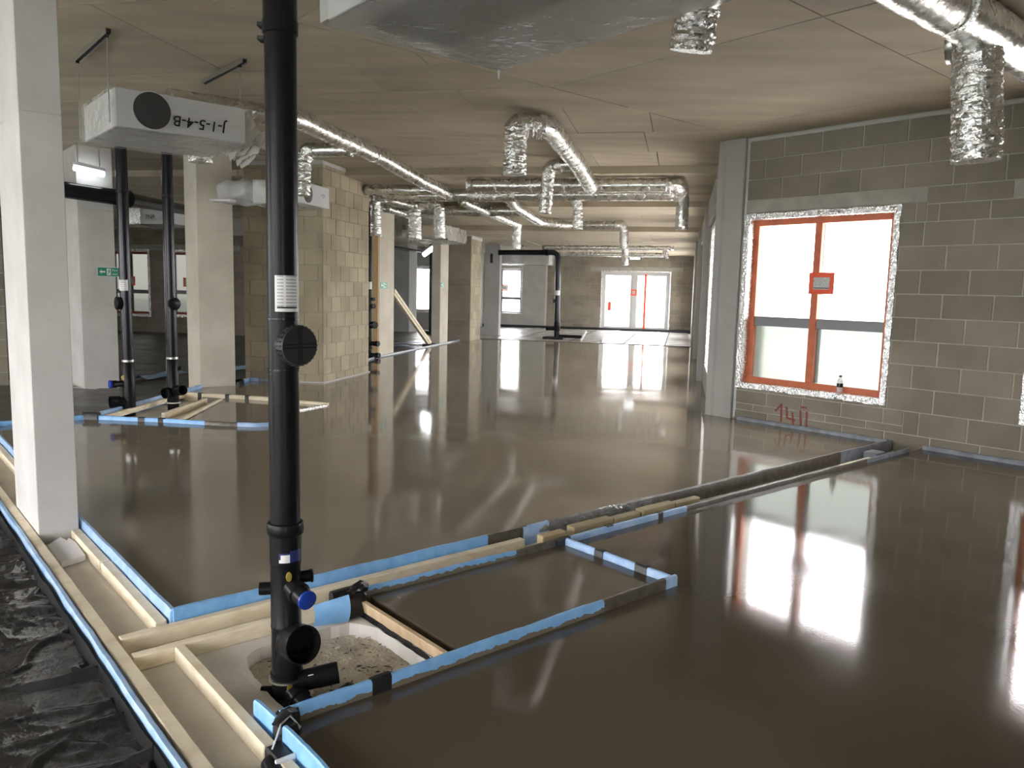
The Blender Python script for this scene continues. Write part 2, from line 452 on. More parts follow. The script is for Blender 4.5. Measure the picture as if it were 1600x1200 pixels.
for i, (c0, c1) in enumerate(rows):
    ds = [-19, -15, -12.5, -10.1, -7.6, -5.2, -2.75, -1.25, -.4, 2.2, 5] if i % 2 == 0 else [-19, -16, -13.6, -11.2, -8.8, -6.4, -3.9, -2.1, -.5, 1.6, 5]
    for d0, d1 in zip(ds, ds[1:]):
        q = clip([M(c0, d0), M(c1, d0), M(c1, d1), M(c0, d1)], -A, -SPLIT)
        if len(q) >= 3: q = clip(q, DD, .8)
        if len(q) >= 3: q = clip(q, -B, 5.3)
        if len(q) >= 3: soffit_panel(q, H)
for (z, cs) in ((3.15, (11.55, 12.75, 13.9, 15.0)), (3.05, (15.0, 16.5, 18.0, 19.4)), (2.93, (19.4, 20.9, 23.3, 25.7, 28.2, 31.5))):
    for k, (c0, c1) in enumerate(zip(cs, cs[1:])):
        ds = [-18, -15.5, -13, -10.6, -8.2, -5.7, -3.3, -.9, .5] if k % 2 else [-18, -14.4, -12, -9.5, -7, -4.6, -2.1, .5]
        for d0, d1 in zip(ds, ds[1:]): soffit_panel([M(c0, d0), M(c1, d0), M(c1, d1), M(c0, d1)], z)

# ------------------------------------------------------------------ floor: structural slab with the pit broken into it
PIT = (2.29, 3.10, 1.11, 1.775)
mb = MB()
for (a, b, c, d) in sub_rects((-6.5, 34, -8, 27), [PIT]): mb.box(N, a, b, c, d, SLAB - .25, SLAB)
NP = 56
def pit_loop(k):
    t = 2 * pi * k / NP; ca, cb = cos(t), sin(t); s = 1 / max(abs(ca), abs(cb))
    a0, a1, b0, b1 = PIT; rect = ((a0 + a1) / 2 + ca * s * (a1 - a0) / 2, (b0 + b1) / 2 + cb * s * (b1 - b0) / 2)
    k_ = .93 - .045 * noise.noise(Vector((ca * 2, cb * 2, 3))) - .03 * noise.noise(Vector((ca * 7, cb * 7, 1)))
    m = max(abs(ca) ** 4 + abs(cb) ** 4, 1e-6) ** -.25
    loop = ((a0 + a1) / 2 + ca * m * (a1 - a0) / 2 * k_, (b0 + b1) / 2 + cb * m * (b1 - b0) / 2 * k_)
    return rect, loop
ring = [pit_loop(k) for k in range(NP)]
vs = [N(*r_[0], SLAB) for r_ in ring] + [N(*r_[1], SLAB - .004) for r_ in ring] + [N(r_[1][0] * .95 + 2.70 * .05, r_[1][1] * .95 + 1.44 * .05, SLAB - .12) for r_ in ring]
mb.add(vs, [[k, (k + 1) % NP, NP + (k + 1) % NP, NP + k] for k in range(NP)] + [[NP + k, NP + (k + 1) % NP, 2 * NP + (k + 1) % NP, 2 * NP + k] for k in range(NP)])
floor_slab = struct('floor', mb, 'slab', loc=(0, 6, SLAB))
def pit_fn(u, v):
    a, b = PIT[0] + u * (PIT[1] - PIT[0]), PIT[2] + v * (PIT[3] - PIT[2]); q = N(a, b)
    return N(a, b, SLAB - .060 + .012 * noise.noise(q * 6) + .008 * noise.noise(q * 22) + .003 * noise.noise(q * 60))
pit_bed = link('pit_bed', MB().grid(pit_fn, 40, 36), 'rubble', floor_slab, smooth=True)

# wet screed in three bays
def bay(name, pts, label, m_='screed'):
    mb = MB(); top = [Vector((p.x, p.y, 0)) for p in pts]; mb.poly(top)
    n = len(top); bot = [p - Z * .069 for p in top]
    mb.add(top + bot, [[i, (i + 1) % n, n + (i + 1) % n, n + i] for i in range(n)])
    o = struct(name, mb, m_, label=label); return o
bay('floor', [N(3.42, 1.028), N(9.0, 1.028), N(9.0, 1.95), N(8.35, 2.66), N(9.72, 3.6), N(10.42, 3.28), N(11.0, 3.73), N(11.0, 4.22), M(10.3, -6.15), M(10.75, -6.4), M(10.75, -5.17),
              M(12.5, -5.17), M(13.4, -6.1), M(21.35, -6.1), M(21.35, -5.79), M(22.4, -5.79), M(22.4, .41), N(5.5, 8.02), N(3.42, 8.02)], 'wet glossy grey-brown screed filling the large bay')
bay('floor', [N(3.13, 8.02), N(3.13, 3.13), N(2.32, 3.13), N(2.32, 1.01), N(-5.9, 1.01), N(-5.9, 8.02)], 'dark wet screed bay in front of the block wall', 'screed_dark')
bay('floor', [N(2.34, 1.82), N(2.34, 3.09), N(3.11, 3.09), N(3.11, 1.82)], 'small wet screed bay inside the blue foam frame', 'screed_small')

# outside ground seen through the panes
struct('outside_ground', MB().box(lambda x, y, z: Vector((x, y, z)), -70, 80, -60, 110, -1.2, -1.0), 'outside_paving')

# ------------------------------------------------------------------ windows
def bars(mb, fr, u0, u1, z0, z1, w, v0, v1, mi=0):
    mb.cbox(fr, u0, u0 + w, v0, v1, z0, z1, .003, mi); mb.cbox(fr, u1 - w, u1, v0, v1, z0, z1, .003, mi)
    mb.cbox(fr, u0 + w, u1 - w, v0, v1, z1 - w, z1, .003, mi); mb.cbox(fr, u0 + w, u1 - w, v0, v1, z0, z0 + w, .003, mi)
def foil_surround(fr, u0, u1, z0, z1, width, depth, seed=0, sides='lrtb'):
    mb = MB()
    def strip(p0, p1, outn, axis):      # along p0->p1 in (u,z); outn = outward direction on the wall
        L_ = math.hypot(p1[0] - p0[0], p1[1] - p0[1]); n = max(6, int(L_ / .03))
        def fn(s, t):
            u, z = p0[0] + (p1[0] - p0[0]) * s, p0[1] + (p1[1] - p0[1]) * s
            j = noise.noise(Vector((u * 7 + seed, z * 7, 1))) * .014 + noise.noise(Vector((u * 30, z * 30, seed))) * .006
            k = noise.noise(Vector((u * 40, z * 40, t * 9 + seed))) * .007
            if t < .5:                   # across the reveal
                q = t / .5; return fr(u + outn[0] * .002, depth * (1 - q) + k * .5, z + outn[1] * .002) if False else fr(u - outn[0] * (.004 + abs(k)), depth * (1 - q), z - outn[1] * (.004 + abs(k)))
            q = (t - .5) / .5
            return fr(u + outn[0] * q * (width + j), -.006 - abs(k) * 1.2, z + outn[1] * q * (width + j))
        mb.grid(fn, n, 8)
    if 'l' in sides: strip((u0, z0 - width), (u0, z1 + width), (-1, 0), 1)
    if 'r' in sides: strip((u1, z0 - width), (u1, z1 + width), (1, 0), 1)
    if 't' in sides: strip((u0 - width, z1), (u1 + width, z1), (0, 1), 0)
    if 'b' in sides: strip((u0 - width, z0), (u1 + width, z0), (0, -1), 0)
    return mb
WN = [0]
def window(fr, u0, u1, z0, z1, frame='frame_red', mulls=(.5,), transom=.42, label=None, foil=.06, fw_=.055, mw=.03, portal=True, frosted=False, matte=False, inset=.10, tag_at=None, name=None):
    WN[0] += 1
    root = bpy.data.objects.new(name or f'window_{WN[0]}', None); C.objects.link(root); root.location = fr((u0 + u1) / 2, inset, z0); tag(root, label=label, kind='structure')
    v0, v1 = inset, inset + .06
    mb = MB(); bars(mb, fr, u0, u1, z0, z1, fw_, v0, v1); link('frame', mb, frame, root)
    us = [u0 + fw_] + [u0 + (u1 - u0) * m_ for m_ in mulls] + [u1 - fw_]
    for m_ in mulls:
        uc = u0 + (u1 - u0) * m_
        mb = MB().cbox(fr, uc - mw, uc + mw, v0, v1, z0 + fw_, z1 - fw_, .003); link('mullion', mb, frame, root)
        mb = MB().cbox(fr, uc - mw - .004, uc + mw + .004, v1, v1 + .07, z0 + fw_, z1 - fw_, .003); link('mullion_back', mb, 'frame_grey', root)
    zt = z0 + (z1 - z0) * transom if transom else None
    for a, b in zip(us, us[1:]):
        p, q = a + (mw if a != us[0] else 0), b - (mw if b != us[-1] else 0)
        if zt is not None:
            link('transom', MB().cbox(fr, p, q, v0 + .012, v1 + .03, zt - .055, zt + .055, .003), 'frame_grey', root)
            link('pane', MB().box(fr, p, q, v0 + .03, v0 + .036, zt + .055, z1 - fw_), 'matte' if matte else 'glass', root)
            link('pane', MB().box(fr, p, q, v0 + .03, v0 + .036, z0 + fw_, zt - .055), 'matte' if matte else ('frosted' if frosted else 'glass'), root)
        else: link('pane', MB().box(fr, p, q, v0 + .03, v0 + .036, z0 + fw_, z1 - fw_), 'glass', root)
    if foil: link('foil_tape', foil_surround(fr, u0, u1, z0, z1, foil, inset + .005, seed=WN[0] * 3.7), 'foil_tape', root)
    if tag_at is not None:
        u, z, s = tag_at
        mb = MB(); bars(mb, fr, u - s, u + s, z - s * .78, z + s * .78, s * .27, v0 - .006, v0 - .003); link('warning_sticker', mb, 'sticker_red', root)
        mb = MB().box(fr, u - s * .72, u + s * .72, v0 - .005, v0 - .004, z - s * .5, z + s * .5); link('sticker_centre', mb, 'sticker_white', root)
    if portal:
        ld = bpy.data.lights.new('daylight_portal', 'AREA'); ld.shape = 'RECTANGLE'; ld.size, ld.size_y = u1 - u0, z1 - z0
        ld.cycles.is_portal = True
        lo = bpy.data.objects.new('daylight_portal', ld); C.objects.link(lo)
        zz = (fr(0, 1, 0) - fr(0, 0, 0)).normalized(); yy = Z; xx = yy.cross(zz)
        lo.matrix_world = Matrix.Translation(fr((u0 + u1) / 2, .24, (z0 + z1) / 2)) @ Matrix((xx, yy, zz)).transposed().to_4x4()
    return root

# ------------------------------------------------------------------ near right wall with its taped window
HR = [(3.575, 5.215, .44, 2.325), (.58, 2.24, .44, 2.325)]
wall_right = wall_with_holes('wall_right', fr_right, -6, 5.6, -.15, H, HR, .30, 'mortar', label='grey concrete block wall with the taped window', v0=.007)
Z0 = .348; DZ = .2323
zc = [(-.117, .115), (.115, .348)] + [(Z0 + DZ * k, Z0 + DZ * (k + 1)) for k in range(9)] + [(2.439, 2.54), (2.54, 2.77), (2.77, 2.99), (2.99, 3.205)]
LINT = (3.27, 5.53, 2.40, 2.535)
HB = [(a - .01, b + .01, c - .01, d + .01) for a, b, c, d in HR] + [LINT, (.3, 2.54, 2.40, 2.535)]
lay_blocks(wall_right, fr_right, -.6, 5.33, [zc[0]], HB, shift=.10)
lay_blocks(wall_right, fr_right, -.6, 3.33, [zc[1]], HB, shift=.22)
lay_blocks(wall_right, fr_right, 3.33, 5.33, [(.195, .348)], HB, shift=.2)
lay_blocks(wall_right, fr_right, 3.33, 5.33, [(.115, .195)], HB, shift=.37)
lay_blocks(wall_right, fr_right, -.6, 5.33, zc[2:10], HB, shift=.10)
lay_blocks(wall_right, fr_right, 3.27, 5.33, [zc[10]], HB, shift=.10)
lay_blocks(wall_right, fr_right, -.6, 3.27, [(2.206, 2.375), (2.375, 2.54)], HB, shift=.2)
lay_blocks(wall_right, fr_right, -.6, 5.33, zc[12:], HB, shift=.10)
link('lintel', MB().cbox(fr_right, LINT[0], LINT[1], -.003, .1, LINT[2], LINT[3], .004), 'lintel', wall_right)
link('lintel', MB().cbox(fr_right, .3, 2.54, -.003, .1, 2.40, 2.535, .004), 'lintel', wall_right)
def bead(u, v):
    return fr_right(-1 + u * 6.3, -.008 if .05 < v < .95 else .004, H - .002 - v * (.045 + .012 * noise.noise(Vector((u * 40, 0, 2)))))
link('mortar_bead', MB().grid(bead, 120, 3), 'mastic', wall_right)
def bead2(u, v):
    return fr_right(5.255 + v * (.05 + .012 * noise.noise(Vector((u * 14, 5, 2)))), -.008 if .05 < v < .95 else .004, .02 + u * (H - .03))
link('mortar_bead', MB().grid(bead2, 60, 3), 'mastic', wall_right)
# red sprayed mark: 14 with two dotted strokes
def stroke(mb, pts, wd):
    for (a, b) in zip(pts, pts[1:]):
        a, b = Vector(a), Vector(b); d = (b - a).normalized(); n = Vector((-d.y, d.x)) * wd
        q = [a - n - d * wd * .4, b - n + d * wd * .4, b + n + d * wd * .4, a + n - d * wd * .4]
        mb.add([fr_right(p.x, -.0045, p.y) for p in q] + [fr_right(p.x, -.003, p.y) for p in q], [(0, 1, 2, 3), (7, 6, 5, 4), (0, 4, 5, 1), (1, 5, 6, 2), (2, 6, 7, 3), (3, 7, 4, 0)])
mb = MB()
for s in ([(4.735, .16), (4.665, .245), (4.655, .05)], [(4.60, .22), (4.585, .10), (4.49, .085)], [(4.525, .17), (4.505, .03)], [(4.43, .20), (4.415, .02)], [(4.355, .20), (4.345, .0)],
          [(4.42, .245), (4.36, .243)]): stroke(mb, s, .011)
link('sprayed_mark', mb, 'spray_red', wall_right)
w1 = window(fr_right, 3.575, 5.215, .44, 2.325, frame='frame_orange', mulls=(.515,), transom=.385, label='large window with orange taped frame and foil surround', foil=.06, fw_=.068, mw=.04, frosted=True, name='window_1')
window(fr_right, .58, 2.24, .44, 2.325, frame='frame_orange', mulls=(.515,), transom=.385, foil=.075, fw_=.05, frosted=True)
mb = MB(); bars(mb, fr_right, 4.20, 4.49, 1.49, 1.725, .052, -.005 + .1, .098); link('warning_sticker', mb, 'sticker_red', w1)
link('sticker_centre', MB().box(fr_right, 4.252, 4.438, .096, .097, 1.542, 1.673), 'sticker_white', w1)
link('sticker_text', MB().box(fr_right, 4.255, 4.43, .0945, .0955, 1.553, 1.561), 'ink', w1)

# pilaster where the wing turns off
mb = MB().cbox(N, 5.30, 5.66, 7.975, 8.6, SLAB, H, .006)
struct('column', mb, 'plaster', label='grey plastered pier between the near wall and the wing')

# wing right wall with deep taped windows
HW = [(10.5, 12.45, .44, 2.40), (14.25, 16.9, .44, 2.40), (18.8, 21.4, .44, 2.40), (23.3, 25.9, .44, 2.40), (27.4, 30.2, .44, 2.40)]
ww = wall_with_holes('wall_wing', fr_wing, 9.7, 31.6, -.15, H, HW, .30, 'plaster', label='long side wall of the wing seen edge-on', v0=.0)
for k, h in enumerate(HW): window(fr_wing, *h, frame='frame_red', foil=.08, inset=.16)
for k, c in enumerate((13.6, 18.2, 22.6)):
    link('pier_facing', MB().cbox(fr_wing, c, c + .55, -.09, .0, SLAB, 2.92, .006), 'plaster', ww)
for k, c in enumerate((12.9, 17.6)):
    link('head_bulkhead', MB().cbox(fr_wing, c - 2.4, c, -.06, .0, 2.5, 2.92, .006), 'lintel', ww)

# far wall: blocks, double door, window
HF = [(-3.12, -.48, MEM, 2.28), (-7.6, -6.42, .52, 2.30)]
wf = wall_with_holes('wall_far', fr_far, -8.1, .5, -.15, 3.0, HF, .30, 'mortar_hazy', label='far grey block wall with the glazed double door', v0=.007)
cz = [(-.06 + .2323 * k, -.06 + .2323 * (k + 1)) for k in range(13)]
lay_blocks(wf, fr_far, -5.35, .41, cz, [HF[0], (-3.6, .0, 2.30, 2.46)], shift=.2)
link('plaster_face', MB().box(fr_far, -6.36, -5.42, -.01, .02, -.1, 2.93), 'plaster', wf)
link('plaster_face', MB().box(fr_far, -8.1, -6.36, -.01, .02, 2.36, 2.93), 'plaster', wf)
link('plaster_face', MB().box(fr_far, -8.1, -6.36, -.01, .02, -.1, .5), 'plaster', wf)
link('corner_bead', MB().cbox(fr_far, -5.42, -5.34, -.02, .02, -.05, 2.93), 'mastic', wf)
link('lintel', MB().cbox(fr_far, -3.6, .0, -.006, .1, 2.32, 2.46), 'lintel', wf)
window(fr_far, -7.6, -6.42, .52, 2.30, frame='frame_grey', mulls=(.3,), transom=.34, foil=.06, tag_at=(-7.15, 1.55, .16))
def double_door():
    root = bpy.data.objects.new('door_1', None); C.objects.link(root); root.location = fr_far(-1.8, .1, 0); tag(root, label='bright glazed double door in the far wall', kind='structure')
    u0, u1, z0, z1 = -3.12, -.48, MEM + .02, 2.28
    mb = MB(); bars(mb, fr_far, u0, u1, z0, z1, .07, .08, .14); link('frame', mb, 'frame_glare', root)
    link('mullion', MB().cbox(fr_far, -1.93, -1.80, .07, .15, z0, z1), 'frame_glare', root)
    for a, b in ((u0 + .07, -1.93), (-1.80, u1 - .07)):
        mb = MB(); bars(mb, fr_far, a, b, z0 + .07, z1 - .07, .07, .09, .13); lf = link('door_leaf', mb, 'frame_glare', root)
        link('pane', MB().box(fr_far, a + .07, b - .07, .105, .112, z0 + .14, z1 - .14), 'glass', lf)
    link('red_handle', MB().cbox(fr_far, -2.87, -2.74, .05, .09, .74, 1.09, .02), 'sticker_red', root)
    link('red_stripe', MB().box(fr_far, -1.46, -1.37, .080, .084, z0 + .07, z1 - .07), 'sticker_red', root)
    mb = MB(); bars(mb, fr_far, -1.99, -1.75, 1.36, 1.60, .055, .055, .062); link('warning_sticker', mb, 'sticker_red', root)
    link('foil_tape', foil_surround(fr_far, u0, u1, z0, z1, .05, .08, 5, 'lrt'), 'foil_tape', root)
    ld = bpy.data.lights.new('daylight_portal', 'AREA'); ld.shape = 'RECTANGLE'; ld.size, ld.size_y = u1 - u0, z1 - z0; ld.cycles.is_portal = True
    lo = bpy.data.objects.new('daylight_portal', ld); C.objects.link(lo)
    zz = CC; yy = Z; xx = yy.cross(zz)
    lo.matrix_world = Matrix.Translation(fr_far((u0 + u1) / 2, .24, (z0 + z1) / 2)) @ Matrix((xx, yy, zz)).transposed().to_4x4()
double_door()
struct('baseboard_far', MB().cbox(fr_far, -8, .4, -.06, .0, MEM - .02, .05, .005), 'tape_black', label='black polythene turned up the foot of the far wall')

# left-hand shell
HM = [(-9.65, -8.85, .62, 2.2)]
wm = wall_with_holes('wall_middle', fr_mid, -11.6, -8.0, -.15, 3.0, HM, .30, 'plaster', v0=0)
window(fr_mid, *HM[0], frame='frame_grey', mulls=(), transom=None, foil=.07)
struct('wall_return', MB().box(M, 20.5, 27.8, -11.6, -11.3, -.15, H), 'plaster')
struct('wall_return', MB().box(M, 27.5, 31.8, -8.3, -8.0, -.15, H), 'plaster')
HL = [(-16.7, -15.42, .48, 2.31), (-14.68, -13.1, .5, 2.31)]
wl = wall_with_holes('wall_left_far', fr_leftfar, -18.2, -11.4, -.15, H, HL, .30, 'mortar_hazy', label='dim block wall far left with two red framed windows', v0=.007)
lay_blocks(wl, fr_leftfar, -17, -11.6, [(-.06 + .2323 * k, -.06 + .2323 * (k + 1)) for k in range(13)], [(a - .01, b + .01, c - .01, d + .01) for a, b, c, d in HL] + [(-16.8, -12.4, 2.36, 2.52)])
link('lintel', MB().cbox(fr_leftfar, -16.8, -12.4, -.004, .1, 2.36, 2.52), 'lintel', wl)
window(fr_leftfar, *HL[0], frame='frame_red', mulls=(.45,), transom=.36, label='red framed window seen beside the left black stack', foil=.08, tag_at=(-16.1, 1.45, .17), matte=True, fw_=.07)
window(fr_leftfar, *HL[1], frame='frame_red', mulls=(.35,), transom=.36, label='red framed window seen between black stack and pale column', foil=.08, tag_at=(-14.15, 1.45, .17), matte=True, fw_=.07)
HS = [(9.0, 10.8, .45, 2.35), (12.6, 14.4, .45, 2.35)]  # unseen windows, added to bring daylight into the left bay
wall_with_holes('wall_side', fr_side, 7.0, 20.8, -.15, H, HS, .30, 'plaster', v0=0)
for h in HS: window(fr_side, *h, foil=0)
HO = [(-4.4, -2.6, .45, 2.35), (-1.2, 1.2, .1, 2.9), (1.6, 4.0, .1, 2.9), (4.6, 6.4, .45, 2.35), (7.2, 9.6, .1, 2.9), (10.4, 12.2, .45, 2.35), (13.6, 15.4, .45, 2.35)]  # unseen windows on the bright side, sizes set for the light they bring
wall_with_holes('wall_left', fr_left, -6.3, 19.5, -.15, H, HO, .30, 'plaster', v0=0)
for h in HO: window(fr_left, *h, foil=0)
HK = [(-3.4, -1.6, .45, 2.35)]  # unseen window, added for daylight from behind the camera
wall_with_holes('wall_back', fr_back, -5.3, 8.4, -.15, H, HK, .30, 'plaster', v0=0)
for h in HK: window(fr_back, *h, foil=0)

# ------------------------------------------------------------------ block piers and columns
pier = struct('wall_pier', MB().box(M, 10.758, 12.5, -6.45, -5.178, SLAB, H), 'mortar_pier', label='pale block pier behind the main black stack')
pz = [(-.11 + .2323 * k, min(-.11 + .2323 * (k + 1), H - .05)) for k in range(15) if -.11 + .2323 * k < H - .1]
lay_blocks(pier, lambda u, v, z: M(u, -5.17 - v, z), 10.76, 12.5, pz, L=.33, mname='block_pale', shift=.12)
lay_blocks(pier, lambda u, v, z: M(10.75 + v, u, z), -6.45, -5.175, pz, L=.445, mname='block_pale', shift=.1)
mb = MB().cbox(M, 10.735, 12.5, -5.19, -5.155, H - .06, H, .004).cbox(M, 10.735, 10.76, -6.45, -5.155, H - .06, H, .004)
link('mortar_bead', mb, 'mastic', pier)
link('mastic_line', MB().cbox(M, 10.70, 10.76, -6.45, -5.16, .0, .022, .004).cbox(M, 10.7, 12.5, -5.18, -5.14, .0, .018, .004), 'mastic', pier)
pier2 = struct('wall_pier', MB().box(M, 21.358, 22.5, -6.46, -5.798, SLAB, 2.93), 'mortar_hazy', label='smaller block pier at the far edge of the wet screed')
pz2 = [(-.11 + .2323 * k, min(-.11 + .2323 * (k + 1), 2.9)) for k in range(13)]
lay_blocks(pier2, lambda u, v, z: M(21.35 + v, u, z), -6.46, -5.795, pz2, mname='block', shift=.2)
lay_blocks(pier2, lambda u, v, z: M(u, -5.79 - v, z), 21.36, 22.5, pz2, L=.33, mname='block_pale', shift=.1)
link('mortar_bead', MB().cbox(M, 21.34, 22.5, -5.81, -5.77, 2.84, 2.93, .004), 'mastic', pier2)

pier3 = struct('wall_pier', MB().box(N, 13.007, 13.3, -3.2, 1.74, SLAB, H), 'mortar', label='block wall glimpsed left of the big pale column')
lay_blocks(pier3, lambda u, v, z: N(13.0 + v, u, z), -3.2, 1.745, pz, shift=.15)
def column(fr, x0, x1, y0, y1, m_, label, z1=H, joint=None):
    mb = MB()
    if joint: mb.cbox(fr, x0, x1, y0, y1, SLAB, joint - .0015, .004).cbox(fr, x0, x1, y0, y1, joint + .0015, z1, .004).box(fr, x0 + .004, x1 - .004, y0 + .004, y1 - .004, SLAB + .1, z1 - .1)
    else: mb.cbox(fr, x0, x1, y0, y1, SLAB, z1, .005)
    return struct('column', mb, m_, label=label)
column(N, 5.03, 5.78, .778, .984, 'concrete_column', 'big pale concrete blade column beside the black membrane', joint=2.35)
column(N, 11.0, 11.5, 3.73, 4.22, 'concrete_beige', 'pale concrete column behind the two black stacks', joint=2.45)
column(N, 12.05, 12.95, 2.50, 2.95, 'concrete_column', 'grey concrete column carrying the green sign, behind the big column', joint=2.4)
column(M, 15.3, 16.15, -6.6, -6.1, 'concrete_beige', 'beige concrete column with green sign beside the timber prop', joint=2.45, z1=3.06)
column(M, 19.5, 20.2, -6.33, -6.1, 'concrete_beige', 'beige concrete column at the foot of the timber prop', z1=2.94)
column(M, 25.1, 25.4, -6.34, -5.84, 'plaster', 'grey plastered blade wall beyond the smaller block pier', z1=2.94)
column(M, 25.4, 26.2, -11.2, -9.05, 'plaster', 'grey plastered wall block seen behind the timber prop', z1=2.94)
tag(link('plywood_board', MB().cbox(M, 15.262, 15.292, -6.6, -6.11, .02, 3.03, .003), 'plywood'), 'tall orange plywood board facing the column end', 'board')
struct('beam', MB().cbox(M, 17.6, 18.0, -12, -6.6, 2.62, 3.06, .005), 'lintel')

# ------------------------------------------------------------------ membranes
def sheet_near(u, v):
    a = -1.6 + u / .12 * 2.4 if u < .12 else (.8 + (u - .12) / .78 * 5.4 if u < .9 else 6.2 + (u - .9) / .1 * 2.7)
    b = .674 - 5.6 * (1 - v) ** 2.1
    q = Vector((a, b, 0))
    z = MEM - .016 + .006 * noise.noise(q * 1.3) + .005 * noise.noise(Vector((a * 6, b * 2.0, 4))) + .0035 * noise.noise(q * 13) + .0015 * noise.noise(q * 34)
    for k, (fa, fb, amp, sh) in enumerate(((1.5, .25, .020, 20), (3.3, .7, .013, 14), (2.6, 2.9, .011, 13), (5.5, 4.5, .006, 9))):
        n_ = abs(noise.noise(Vector((a * fa + .5 * b, b * fb, 9 + 5 * k)))); z += amp * max(0, 1 - n_ * sh)
    for a0 in (1.3, 1.75, 2.08, 2.5, 2.83, 3.22, 3.62, 4.1, 4.55, 5.0, 5.6):
        d = (a - a0 - .10 * noise.noise(Vector((b * 1.2, a0, 0))) + .06 * b) / .022; z += (.013 + .01 * noise.noise(Vector((b * 2, a0, 3)))) * math.exp(-d * d)
    return N(a, b, max(z, SLAB + .01))
mem = tag(link('membrane_sheet', MB().grid(sheet_near, 420, 210), 'membrane', smooth=True), 'wrinkled shiny black polythene sheet left of the timber trench', 'membrane')
def upstand(u, v):
    a = -1.6 + u * 10.5
    return N(a, .658 + .012 * v ** 2 + .006 * noise.noise(Vector((a * 5, v, 1))), MEM - .03 + v * (.062 + .012 * noise.noise(Vector((a * 4, 0, 7)))))
link('upstand', MB().grid(upstand, 260, 6), 'membrane_edge', mem, smooth=True)
def sheet_left(u, v):
    c, d = 6.3 + u * 14.1, -17.8 + v * 11.65; q = M(c, d)
    f = abs(noise.noise(Vector((c * 2.6, d * .35, 2))))
    return q + Z * (MEM + .01 * noise.noise(q * 2.5) + .022 * max(0, 1 - f * 8))
HOLES = [(N, 13.0, 13.3, -3.2, 1.745), (N, 11.0, 11.5, 3.73, 4.22), (N, 12.0, 12.95, 2.5, 2.95), (M, 15.3, 16.15, -6.6, -6.1), (M, 19.5, 20.2, -6.33, -6.1), (M, 25.1, 25.4, -6.34, -5.84), (M, 25.4, 26.2, -11.2, -9.05), (M, 10.7, 12.55, -6.5, -5.1), (M, 21.35, 22.5, -6.46, -5.78)]
def in_hole(p):
    for (f_, x0, x1, y0, y1) in HOLES:
        x, y = (p.dot(A), p.dot(B)) if f_ is N else (p.dot(CC), p.dot(DD))
        if x0 - .05 < x < x1 + .05 and y0 - .05 < y < y1 + .05: return True
    return False
def trim(mb, keep):
    mb.f = [f for f in mb.f if all(keep(mb.v[i]) and not in_hole(mb.v[i]) for i in f)]; mb.m = [0] * len(mb.f)
    used = sorted({i for f in mb.f for i in f}); ix = {k: n for n, k in enumerate(used)}
    mb.v = [mb.v[i] for i in used]; mb.f = [[ix[i] for i in f] for f in mb.f]
    return mb
def keep_left(p): return p.dot(A) > 9.06 and p.dot(B) > -4.95
mb = MB().grid(sheet_left, 120, 90)
trim(mb, keep_left)
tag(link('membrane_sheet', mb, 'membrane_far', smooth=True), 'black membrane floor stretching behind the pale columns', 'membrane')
def sheet_mid(u, v):
    c, d = 20.45 + u * 11.0, -11.2 + v * 5.0; q = M(c, d)
    return q + Z * (MEM + .012 * noise.noise(q * 2.5))
tag(link('membrane_sheet', trim(MB().grid(sheet_mid, 80, 50), lambda p: p.dot(CC) < 27.45 or p.dot(DD) > -7.95), 'membrane_far', smooth=True), 'dark membrane floor behind the leaning timber prop', 'membrane')
def sheet_far(u, v):
    c, d = 22.45 + u * 8.98, -6.18 + v * 6.48; q = M(c, d)
    f = min(abs((c * .83) % 1 - .5), abs((d * .62) % 1 - .5))
    return q + Z * (MEM + .006 * noise.noise(q * 2.2) + .012 * max(0, 1 - f * 16))
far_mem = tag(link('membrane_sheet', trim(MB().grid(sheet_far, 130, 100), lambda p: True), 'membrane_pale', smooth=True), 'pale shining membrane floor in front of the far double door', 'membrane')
for k, (c0, d0, c1, d1) in enumerate([(c, -5.6, c, .25) for c in (23.6, 24.9, 26.3, 28.0, 29.8)] + [(22.6, d, 31.2, d) for d in (-4.9, -3.2, -1.6, -.4)]):
    link('lap_joint', MB().grid(lambda u, v: M(c0 + (c1 - c0) * u + (.035 * (v - .5) if c0 == c1 else 0), d0 + (d1 - d0) * u + (.035 * (v - .5) if d0 == d1 else 0), MEM + .022 + .004 * noise.noise(Vector((u * 20, v, k)))), 40, 1), 'membrane_edge', far_mem)

